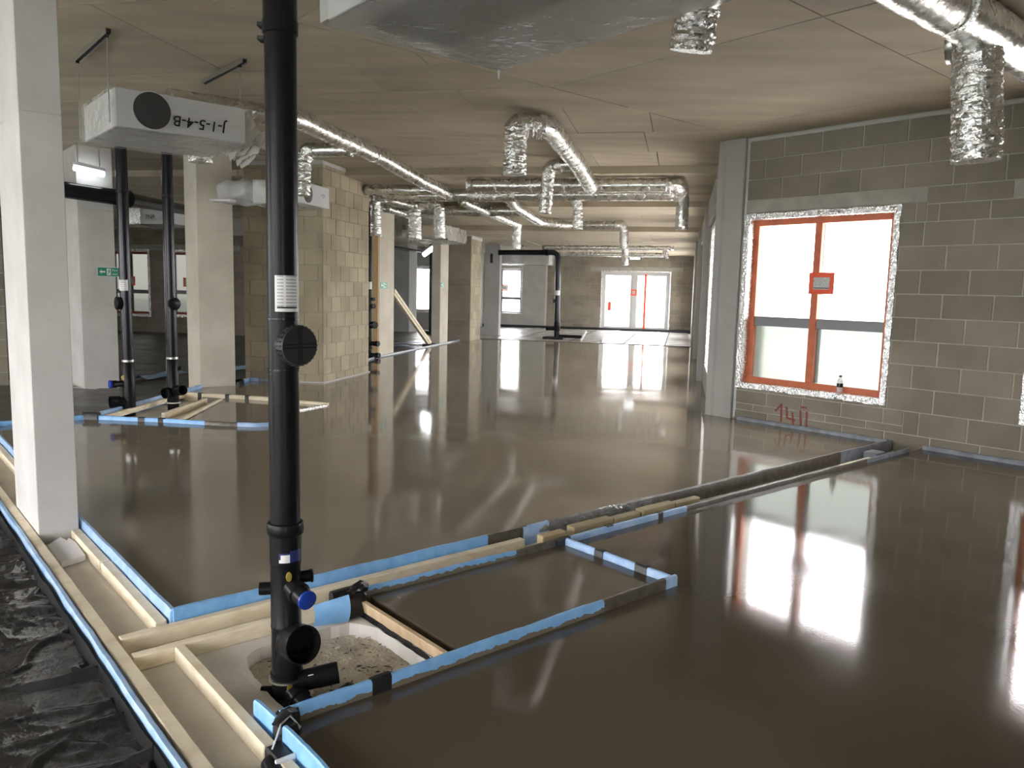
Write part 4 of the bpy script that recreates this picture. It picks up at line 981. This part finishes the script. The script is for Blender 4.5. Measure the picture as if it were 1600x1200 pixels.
for k, (a, b, s, lab) in enumerate([(2.55, 1.66, .028, 'largest white chip in the pit by the plank'), (2.93, 1.70, .02, 'small silver scrap at the top of the plank'), (2.98, 1.68, .018, 'second silver scrap at the top of the plank')]):
    q = N(a, b, SLAB - .035); rnd = random.Random(k)
    tag(link('chip', MB().add([q + Vector((rnd.gauss(0, 1), rnd.gauss(0, 1), rnd.gauss(0, .7))).normalized() * s for _ in range(4)], [(0, 1, 2), (0, 2, 3), (0, 3, 1), (1, 3, 2)]), 'polystyrene'), lab, 'debris')
tag(link('tape_lump', MB().tube([N(2.49, 1.30, -.14), N(2.55, 1.36, -.115), N(2.57, 1.44, -.15)], .045, seg=12, step=.02, crk=.03, freq=25), 'tape_black'), 'crumpled black tape heap beside the main stack foot', 'tape')

# ------------------------------------------------------------------ ventilation units and hangers
def text_mb(s, h, fr, x, z, mi=0, flip=False, bold=.0, shear=0):
    """lettering laid on a surface: fr(x, v, z) with x to the reader's right"""
    cu = bpy.data.curves.new('lettering', 'FONT'); cu.body = s; cu.size = h; cu.offset = bold; cu.shear = shear; cu.resolution_u = 3
    o = bpy.data.objects.new('lettering', cu); me = bpy.data.meshes.new_from_object(o)
    sg = -1 if flip else 1
    mb = MB().add([fr(x + sg * v.co.x, -.0015, z + sg * v.co.y) for v in me.vertices], [list(p.vertices) for p in me.polygons], mi)
    bpy.data.objects.remove(o); bpy.data.curves.remove(cu); bpy.data.meshes.remove(me)
    return mb
def wrap(fr, x0, x1, y0, y1, z0, z1, amp, seed, faces):
    mb = MB()
    def n_(p): return amp * (noise.noise(p * 4 + Vector((seed, 0, 0))) + .5 * noise.noise(p * 13)) + amp * .3
    for f_ in faces:
        if f_ == 'x0': mb.grid(lambda u, v: (lambda p: fr(x0 - .006 - abs(n_(p)), y0 + u * (y1 - y0), z0 + v * (z1 - z0)))(fr(x0, y0 + u * (y1 - y0), z0 + v * (z1 - z0))), 24, 10)
        if f_ == 'x1': mb.grid(lambda u, v: (lambda p: fr(x1 + .006 + abs(n_(p)), y0 + u * (y1 - y0), z0 + v * (z1 - z0)))(fr(x1, y0 + u * (y1 - y0), z0 + v * (z1 - z0))), 24, 10)
        if f_ == 'y1': mb.grid(lambda u, v: (lambda p: fr(x0 + u * (x1 - x0), y1 + .006 + abs(n_(p)), z0 + v * (z1 - z0)))(fr(x0 + u * (x1 - x0), y1, z0 + v * (z1 - z0))), 24, 10)
        if f_ == 'y0': mb.grid(lambda u, v: (lambda p: fr(x0 + u * (x1 - x0), y0 - .006 - abs(n_(p)), z0 + v * (z1 - z0)))(fr(x0 + u * (x1 - x0), y0, z0 + v * (z1 - z0))), 24, 10)
        if f_ == 'z0': mb.grid(lambda u, v: (lambda p: fr(x0 + u * (x1 - x0), y0 + v * (y1 - y0), z0 - .005 - abs(n_(p)) * (1 if .05 < u < .95 else .3)))(fr(x0 + u * (x1 - x0), y0 + v * (y1 - y0), z0)), 30, 30)
    return mb
def hanger(fr, label, x0, x1, y, ztop, rods, zrod, seed=0):
    t = thing('hanger_channel', label, 'bracket', fr((x0 + x1) / 2, y, ztop - .04))
    mb = MB().cbox(fr, x0, x1, y - .022, y - .016, ztop - .042, ztop, .001).cbox(fr, x0, x1, y + .016, y + .022, ztop - .042, ztop, .001).cbox(fr, x0, x1, y - .022, y + .022, ztop - .006, ztop, .001)
    link('channel', mb, 'galvanised', t)
    link('slot', MB().box(fr, x0 + .004, x1 - .004, y - .0155, y + .0155, ztop - .030, ztop - .008), 'rubber', t)  # dark filler standing in for the shade inside the open channel
    for x in rods: link('rod', MB().lathe(fr(x, y, zrod), Z, [(0, .005), (ztop - .01 - zrod, .005)], 8), 'galvanised', t)
    for x in rods: link('nut', MB().lathe(fr(x, y, ztop - .055), Z, [(0, .013), (.02, .013)], 6), 'rubber', t)
    return t
# unit with marker pen number, hung upside down
ju = thing('ventilation_unit', 'white boxed ventilation unit with round black port and marker number', 'ventilation unit', N(6.9, 2.1, 2.576))
link('casing', MB().cbox(N, 6.42, 7.38, 1.61, 2.58, 2.58, 2.86, .006), 'white_metal', ju)
pt = link('port', MB().lathe(N(6.425, 1.862, 2.725), -A, [(0, .135), (.012, .137), (.02, .132), (.021, .118), (.0211, 0)], 40), 'disc_grey', ju, smooth=40)
link('port_rim', MB().lathe(N(6.42, 1.862, 2.725), -A, [(0, .142), (.008, .144), (.010, .136)], 40), 'white_metal', pt, smooth=40)
link('marker_number', text_mb('J-1-5-4-B', .112, lambda x, v, z: N(6.412 + v, x, z), 2.42, 2.715 , flip=True, bold=.0012, shear=.15), 'ink', ju)
link('plastic_wrap', wrap(N, 6.40, 7.40, 1.60, 2.62, 2.572, 2.86, .014, 1, ('z0', 'y0', 'y1')), 'film_clear', ju, smooth=True)
def tail(u, v):                          # gathered film at the right-hand end
    a = 6.42 + .5 * v; b = 2.6 + u * (.20 - .05 * v); z = 2.82 - .26 * v * (1 - .4 * u) - .20 * u + .018 * sin(u * 30 + v * 9) + .03 * noise.noise(Vector((u * 5, v * 7, 2))) + .012 * noise.noise(Vector((u * 19, v * 15, 6)))
    return N(a, b, z)
link('plastic_tail', MB().grid(tail, 60, 40), 'film_clear', ju, smooth=True)
hanger(N, 'galvanised ceiling channel above the left end of the numbered unit', 6.38, 7.40, 1.572, H, (6.44, 7.36), 2.60)
hanger(N, 'galvanised ceiling channel above the right end of the numbered unit', 6.40, 7.36, 2.575, H, (6.50,), 2.862)
# big wrapped unit overhead
bu = thing('ventilation_unit', 'large film wrapped ventilation unit overhead at the top edge', 'ventilation unit', N(2.75, 2.14, 2.576))
link('casing', MB().cbox(N, 1.80, 3.22, 1.66, 2.62, 2.585, 2.86, .006), 'white_metal', bu)
link('base_panel', MB().cbox(N, 1.84, 3.12, 1.80, 2.22, 2.575, 2.586, .002), 'disc_grey', bu)
link('plastic_wrap', wrap(N, 1.78, 3.24, 1.645, 2.64, 2.572, 2.86, .007, 5, ('z0', 'x1', 'y1', 'y0')), 'film_taut', bu, smooth=True)
link('wrap_drip', MB().lathe(N(3.24, 2.635, 2.575), -Z, [(0, .012), (.03, .006), (.05, .003)], 8), 'film_clear', bu)
link('spigot', MB().lathe(N(2.55, 2.62, 2.72), B, [(0, .10), (.12, .10)], 28), 'galvanised', bu, smooth=40)
# second wrapped unit in front of the block pier
u2 = thing('ventilation_unit', 'film wrapped unit with white end and grey disc before the pier', 'ventilation unit', M(9.8, -5.3, 2.5))
link('casing', MB().cbox(M, 9.45, 10.26, -5.50, -4.83, 2.50, 2.78, .006), 'white_metal', u2)
link('port', MB().lathe(M(9.62, -4.835, 2.635), DD, [(0, .115), (.015, .115), (.0151, 0)], 28), 'disc_grey', u2, smooth=40)
link('marker_number', text_mb('I-S-1', .075, lambda x, v, z: M(x, -4.826 - v, z), 10.12, 2.68, flip=True), 'ink', u2)
link('plastic_wrap', wrap(M, 9.44, 10.2, -5.5, -4.9, 2.49, 2.79, .03, 8, ('x0', 'z0')), 'film_clear', u2, smooth=True)
link('plastic_bag', MB().tube([M(9.62, -6.12, 2.66), M(9.66, -5.95, 2.67), M(9.8, -5.3, 2.65)], .165, seg=26, step=.025, crk=.06, freq=6, rfun=lambda t: .62 + min(.42, t * 2.2), seed=4), 'film_bag', u2, smooth=True)
link('flange', MB().cbox(M, 9.30, 9.44, -6.05, -5.75, 2.50, 2.53, .004), 'white_metal', u2)
hanger(M, 'ceiling channel above the wrapped unit before the pier', 9.4, 10.2, -5.72, H, (9.55,), 2.782)
# third, fourth and fifth units
u3 = thing('ventilation_unit', 'cream wrapped unit under the foil ducts by the timber prop', 'ventilation unit', M(17.7, -5.7, 2.576))
link('casing', MB().cbox(M, 17.15, 18.1, -6.2, -5.27, 2.58, 2.87, .006), 'concrete_beige', u3)
link('plastic_wrap', wrap(M, 17.12, 18.8, -6.2, -5.25, 2.55, 2.87, .05, 12, ('y1', 'z0', 'x1')), 'film_clear', u3, smooth=True)
hanger(M, 'ceiling channel above the cream wrapped unit', 17.1, 18.2, -6.15, 3.05, (17.25, 18.0), 2.872)
u4 = thing('ventilation_unit', 'foil wrapped unit beside the far bending stack', 'ventilation unit', M(26.0, -5.2, 2.4))
link('casing', MB().cbox(M, 25.6, 26.5, -6.1, -4.35, 2.33, 2.66, .006), 'white_metal', u4)
link('plastic_wrap', wrap(M, 25.58, 26.5, -6.1, -4.3, 2.32, 2.66, .03, 15, ('x0', 'z0', 'y1')), 'film_clear', u4, smooth=True)
hanger(M, 'ceiling channel above the unit beside the far stack', 25.6, 26.4, -5.2, 2.93, (25.7, 26.3), 2.665)
u5 = thing('ventilation_unit', 'foil sided unit with pen scribble seen between the left stacks', 'ventilation unit', M(14.4, -10.4, 2.58))
link('casing', MB().cbox(M, 13.75, 14.7, -10.9, -9.75, 2.57, 2.85, .006), 'white_metal', u5)
link('foil_end', wrap(M, 13.73, 14.7, -10.9, -10.45, 2.56, 2.86, .012, 18, ('x0', 'z0')), 'foil_tape', u5, smooth=True)
link('marker_number', text_mb('7NP.', .12, lambda x, v, z: M(13.742 + v, x, z), -10.36, 2.66), 'ink', u5)
hanger(M, 'ceiling channel above the scribbled unit between the left stacks', 13.8, 14.7, -10.3, H, (13.9, 14.6), 2.855)

# ------------------------------------------------------------------ foil ducts
def duct(label, runs, name='foil_duct', group=None):
    """runs: list of (part name, points, radius, crinkle)"""
    p = Vector(runs[0][1][0]); t = thing(name, label, 'duct', p, group)
    for k, (pn, pts, r, soft) in enumerate(runs):
        far = (sum((Vector(q) for q in pts), Vector()) / len(pts)).length
        step = .011 if soft else .03
        if far > 9: step *= 1.7
        if far > 15: step *= 2
        seg = (36 if soft else 24) if far < 9 else (18 if far < 15 else 12)
        mb = MB().tube(rounded(pts, r * 1.3) if len(pts) > 2 else pts, r, seg=seg, step=step, crk=(.017 if soft else .006), freq=(52 if soft else 9) if far < 9 else ((38 if soft else 9) if far < 15 else 18), ridge=(.003 if not soft else .002), seed=k * 5 + p.x)
        link(pn, mb, 'foil' if soft else 'foil_smooth', t, smooth=(28 if soft else True))
    return t
ZD = 3.118
def bands(t, pts, r, n):
    for k in range(n):
        s = (k + .5 + random.uniform(-.2, .2)) / n
        P = resample(pts, .05); i = min(int(s * len(P)), len(P) - 2); d = (P[i + 1] - P[i]).normalized()
        link('tape_band', MB().lathe(P[i], d, [(-.02, r + .002), (-.018, r + .006), (.018, r + .006), (.02, r + .002)], 16), 'foil_tape', t, smooth=40)
t = duct('long foil duct running from the numbered unit down the wing', [('duct_run', [N(7.62, 2.35, ZD - .03), N(7.60, 3.4, ZD - .02), N(7.66, 3.64, ZD), M(8.3, -3.90, ZD), M(9.8, -3.90, ZD), M(11.4, -3.88, 3.035), M(12.75, -3.86, 3.01)], .10, False), ('drop', [N(7.6, 2.62, ZD - .08), N(7.6, 2.62, 2.56)], .10, True)])
bands(t, [M(8.4, -3.9, ZD), M(9.7, -3.9, ZD)], .10, 3)
duct('short foil branch with a drop to the wrapped unit before the pier', [('duct_run', [M(9.25, -4.05, ZD), M(9.25, -4.66, ZD)], .085, False), ('elbow', [M(9.25, -4.55, ZD), M(9.25, -4.66, ZD), M(9.25, -4.68, ZD - .12)], .095, True), ('drop', [M(9.25, -4.68, ZD - .06), M(9.2, -4.68, 2.56)], .082, True)])
t = duct('foil duct with near drop in the middle of the ceiling', [('drop', [M(7.87, -1.70, 2.60), M(7.87, -1.70, 3.05)], .112, True), ('elbow', [M(7.87, -1.70, 2.98), M(7.88, -1.69, 3.09), M(8.0, -1.45, 3.09)], .116, True), ('duct_run', [M(7.95, -1.52, 3.11), M(8.15, -1.40, 3.11), M(10.3, -1.40, 3.10), M(11.75, -1.39, 3.0)], .112, False)])
bands(t, [M(8.3, -1.4, 3.11), M(10.2, -1.40, 3.10)], .112, 2)
duct('foil branch with a drop left of the sloping middle duct', [('drop', [M(10.6, -1.86, 2.49), M(10.6, -1.83, 3.02)], .085, True), ('elbow', [M(10.6, -1.83, 2.95), M(10.6, -1.82, 3.10), M(10.6, -1.65, 3.12)], .09, True), ('duct_run', [M(10.6, -1.72, 3.12), M(10.6, -1.42, 3.13)], .085, False)])
t = duct('upper cross duct of foil under the first ceiling step', [('duct_run', [M(11.85, -3.22, 3.028), M(11.85, -.25, 3.028)], .098, False), ('elbow', [M(11.85, -.3, 3.028), M(11.86, -.09, 3.015), M(12.25, -.08, 2.99)], .105, True), ('end_cap', [M(11.85, -3.15, 3.028), M(11.85, -3.3, 3.04)], .085, True)])
bands(t, [M(11.85, -3, 3.028), M(11.85, -.4, 3.028)], .098, 5)
t = duct('lower cross duct of foil with white drop at its right end', [('duct_run', [M(12.85, -5.2, 3.0), M(12.85, -.2, 3.02)], .10, False), ('elbow', [M(12.85, -.3, 3.035), M(12.85, -.08, 3.03), M(12.85, -.06, 2.9)], .108, True), ('drop', [M(12.85, -.06, 2.98), M(12.85, -.05, 2.47)], .10, False), ('rear_run', [M(12.3, -5.15, 3.02), M(12.3, -3.95, 3.02)], .085, False), ('junction', [M(12.85, -3.55, 3.00), M(12.85, -2.75, 3.01)], .112, True), ('elbow', [M(12.85, -5.0, 3.0), M(12.88, -5.22, 3.0), M(12.9, -5.24, 2.85)], .11, True)])
bands(t, [M(12.85, -2.6, 3.03), M(12.85, -.4, 3.02)], .10, 5)
duct('foil drop hanging from the lower cross duct', [('drop', [M(12.9, -1.78, 3.0), M(12.9, -1.72, 2.85), M(12.9, -1.71, 2.46)], .082, True)])
t = duct('sloping foil duct with a bend and an end drop, right of centre', [('duct_run', [M(12.9, -2.90, 3.0), M(13.6, -2.95, 2.925), M(16.95, -3.05, 2.925), M(17.7, -2.5, 2.925), M(17.5, -1.4, 2.925)], .092, False), ('elbow', [M(17.5, -1.5, 2.925), M(17.5, -1.32, 2.925), M(17.5, -1.30, 2.8)], .105, True), ('drop', [M(17.5, -1.31, 2.9), M(17.5, -1.28, 2.41)], .10, True)])
t = duct('sloping foil duct with an end drop, left of centre', [('duct_run', [M(13.2, -3.75, 2.94), M(17.5, -3.68, 2.925)], .085, False), ('drop', [M(17.5, -3.68, 2.94), M(17.5, -3.70, 2.80), M(17.5, -3.70, 2.38)], .10, True)])
duct('leftmost foil drop in front of the plywood board', [('drop', [M(12.9, -5.22, 2.95), M(12.9, -5.21, 2.32)], .095, True)])
duct('foil duct with wide drop, second from the plywood board', [('duct_run', [M(12.95, -5.1, 2.97), M(13.5, -4.72, 2.88)], .08, False), ('drop', [M(13.5, -4.72, 2.92), M(13.5, -4.71, 2.31)], .115, True)])
duct('foil duct with spiral drop, third from the plywood board', [('duct_run', [M(13.5, -4.63, 2.93), M(13.5, -4.3, 2.93)], .10, False), ('drop', [M(13.5, -4.45, 2.93), M(13.5, -4.27, 2.92), M(13.5, -4.26, 2.78), M(13.5, -4.25, 2.33)], .10, True)])
duct('rear cross duct of foil behind the three left drops', [('duct_run', [M(14.9, -5.5, 2.95), M(14.9, -3.0, 2.96)], .10, False)])
duct('low foil run behind the leftmost drop', [('duct_run', [M(13.9, -5.42, 2.90), M(15.4, -5.4, 2.90)], .08, False)])
t = duct('far cross duct of foil before the double door', [('duct_run', [M(24.3, -4.3, 2.80), M(24.3, -.3, 2.82)], .075, False), ('drop', [M(24.3, -1.75, 2.80), M(24.3, -1.72, 2.29)], .10, True), ('drop', [M(24.3, -.55, 2.80), M(24.3, -.5, 2.50)], .08, True)])
duct('second far foil duct nearer the double door', [('duct_run', [M(27.2, -5.0, 2.74), M(27.2, -.55, 2.76)], .075, False)])
# near right duct and drops
t = duct('thick foil duct crossing the top right corner', [('duct_run', [N(1.97, 3.2, 3.09), N(1.93, 5.9, 3.09), N(1.93, 7.3, 3.09)], .142, False)])
bands(t, [N(1.93, 4.4, 3.09), N(1.93, 7.2, 3.09)], .142, 2)
duct('big crumpled foil drop at top right', [('duct_run', [N(1.95, 5.55, 3.08), N(2.2, 5.5, 3.08)], .12, False), ('elbow', [N(2.0, 5.60, 3.08), M(5.5, 1.70, 3.09), M(5.5, 1.71, 2.92)], .135, True), ('drop', [M(5.5, 1.70, 3.0), M(5.5, 1.755, 2.32)], .138, True)])
duct('crumpled foil drop beside the large overhead unit', [('duct_run', [M(3.5, .32, 3.10), M(4.7, .05, 3.11)], .10, False), ('drop', [M(4.73, .03, 3.20), M(4.8, -.02, 2.84)], .122, True)])

# dark services in the left bay
hp = thing('pipe_run', 'large dark horizontal pipe high behind the left stacks', 'pipe', N(11.9, 3.05, 2.5))
link('pipe', MB().tube([N(11.85, 1.6, 2.66), N(11.90, 3.05, 2.58)], .108, seg=20, step=.1), 'pipe_dark', hp, smooth=60)
link('pipe', MB().tube([N(11.90, 3.05, 2.58), N(15.44, 5.03, 2.80)], .094, seg=20, step=.1), 'pipe_dark', hp, smooth=60)
link('coupling', MB().lathe(N(11.92, 3.06, 2.58), A * .5 + B, [(-.08, .108), (-.07, .122), (.07, .122), (.08, .10)], 20), 'pipe_black', hp, smooth=40)
cb = thing('cable_tray', 'thin dark tray and rods behind the leaning prop', 'tray', M(21, -8.4, 2.75))
link('tray', MB().cbox(M, 20.4, 24.5, -8.6, -8.3, 2.60, 2.66, .004), 'pipe_dark', cb)
link('rod', MB().lathe(M(20.6, -8.45, 2.6), Z, [(0, .012), (.33, .012)], 6), 'galvanised', cb)
link('rod', MB().lathe(M(23.6, -8.45, 2.6), Z, [(0, .012), (.33, .012)], 6), 'galvanised', cb)
dkp = thing('soil_stack', 'dark stack standing in front of the window behind the prop', 'pipe', M(24.4, -7.92, MEM))
link('pipe', MB().lathe(M(24.4, -7.92, MEM), Z, [(0, .09), (2.95, .09)], 16), 'pipe_dark', dkp, smooth=40)
link('base_flange', MB().cbox(M, 24.2, 24.6, -8.2, -7.75, MEM, MEM + .12, .01), 'rubber', dkp)

# ------------------------------------------------------------------ lamps
def tube_lamp(p, d, l, label, r=.035, zc=None, m_='tube_light_far'):
    d = Vector(d).normalized(); t = thing('strip_light', label, 'lamp', p)
    link('tube', MB().lathe(p - d * l / 2, d, [(0, r * .6), (.01, r), (l - .01, r), (l, r * .6)], 16), m_, t, smooth=40)
    n = d.cross(Z).normalized()
    def f(x, y, z): return p + d * x + n * y + Z * z
    link('housing', MB().cbox(f, -l / 2, l / 2, -.04, .04, r + .004, r + .05, .004), 'white_metal', t)
    if zc:
        for s in (-.35, .35): link('suspension', MB().lathe(p + d * l * s + Z * (r + .05), Z, [(0, .006), (zc - p.z - r - .05, .006)], 6), 'galvanised', t)
    return t
tube_lamp(N(11.86, 2.62, 2.89), N(11.8, 2.783, 2.867) - N(11.8, 2.447, 2.912), .38, 'lit strip light beside the big column, upper left', r=.036, zc=H - .02, m_='tube_light')
tube_lamp(M(22, -7.25, 2.51), DD * .27 + Z * .19, .40, 'lit strip light hanging crooked behind the cream unit', r=.06, zc=2.93)
tube_lamp(M(29.5, -1.75, 2.72), DD, .36, 'small lit strip light above the far double door', r=.03, zc=2.93, m_='tube_light')

# ------------------------------------------------------------------ fire exit signs
def exit_sign(fr, u0, u1, z0, z1, label, group=None):
    """fr(u, v, z): u to the reader's right"""
    t = thing('exit_sign', label, 'sign', fr((u0 + u1) / 2, 0, z0)); W_, H_ = u1 - u0, z1 - z0
    link('board', MB().cbox(fr, u0, u1, -.006, 0, z0, z1, .001), 'sign_green', t)
    mb = MB(); bars(mb, fr, u0, u1, z0, z1, .006, -.0075, -.006); link('white_border', mb, 'sign_white', t)
    def flat(pts): return [fr(u0 + x * W_, -.0085, z0 + y * H_) for x, y in pts]
    mb = MB().add(flat([(.09, .5), (.2, .72), (.2, .58), (.36, .58), (.36, .42), (.2, .42), (.2, .28)]), [range(7)]); link('arrow', mb, 'sign_white', t)
    mb = MB().add(flat([(.42, .14), (.60, .14), (.60, .86), (.42, .86)]), [range(4)]); pg = link('pictogram', mb, 'sign_white', t)
    mm = MB()
    def fl2(pts): return [fr(u0 + x * W_, -.0100, z0 + y * H_) for x, y in pts]
    for q in ([(.50, .70), (.545, .70), (.545, .82), (.50, .82)], [(.485, .40), (.535, .40), (.55, .67), (.495, .67)], [(.44, .50), (.49, .60), (.49, .66), (.435, .55)], [(.54, .55), (.58, .48), (.59, .53), (.55, .64)], [(.49, .42), (.515, .40), (.47, .2), (.445, .22)], [(.515, .42), (.535, .40), (.585, .28), (.565, .24)]): mm.add(fl2(q), [range(4)])
    link('running_figure', mm, 'sign_green', pg)
    link('lettering', text_mb('Fire', H_ * .36, lambda x, v, z: fr(x, v - .007, z), u0 + W_ * .65, z0 + H_ * .56), 'sign_white', t)
    link('lettering', text_mb('exit', H_ * .36, lambda x, v, z: fr(x, v - .007, z), u0 + W_ * .65, z0 + H_ * .18), 'sign_white', t)
exit_sign(lambda u, v, z: N(12.0 + v, u, z), 2.70, 2.99, 1.50, 1.63, 'green fire exit sign on the grey column beside the left stack')
exit_sign(lambda u, v, z: M(u, -6.1 - v, z), 15.36, 15.74, 1.41, 1.56, 'green fire exit sign beside the plywood board')
exit_sign(lambda u, v, z: M(u, -6.1 - v, z), 19.52, 19.84, 1.48, 1.61, 'green fire exit sign on the column by the smaller pier')

# black marks on the plastered blade, bottle on the sill
tag(link('wall_socket', MB().cbox(M, 25.07, 25.1, -6.16, -6.08, 2.32, 2.62, .003), 'rubber'), 'small black box high on the grey plastered blade wall', 'socket box')
bt = thing('water_bottle', 'small clear water bottle on the foil sill of the near window', 'bottle', N(4.02, 8.055, .452))
link('body', MB().lathe(N(4.02, 8.055, .452), Z, [(0, .028), (.004, .032), (.05, .032), (.055, .030), (.06, .032), (.11, .032), (.135, .026), (.155, .013), (.168, .013)], 20), 'bottle_plastic', bt, smooth=40)
link('cap', MB().lathe(N(4.02, 8.055, .618), Z, [(0, .015), (.018, .015), (.019, 0)], 16), 'ink', bt, smooth=40)
link('label', MB().lathe(N(4.02, 8.055, .512), Z, [(0, .0328), (.04, .0328)], 20), 'pipe_dark', bt, smooth=40)
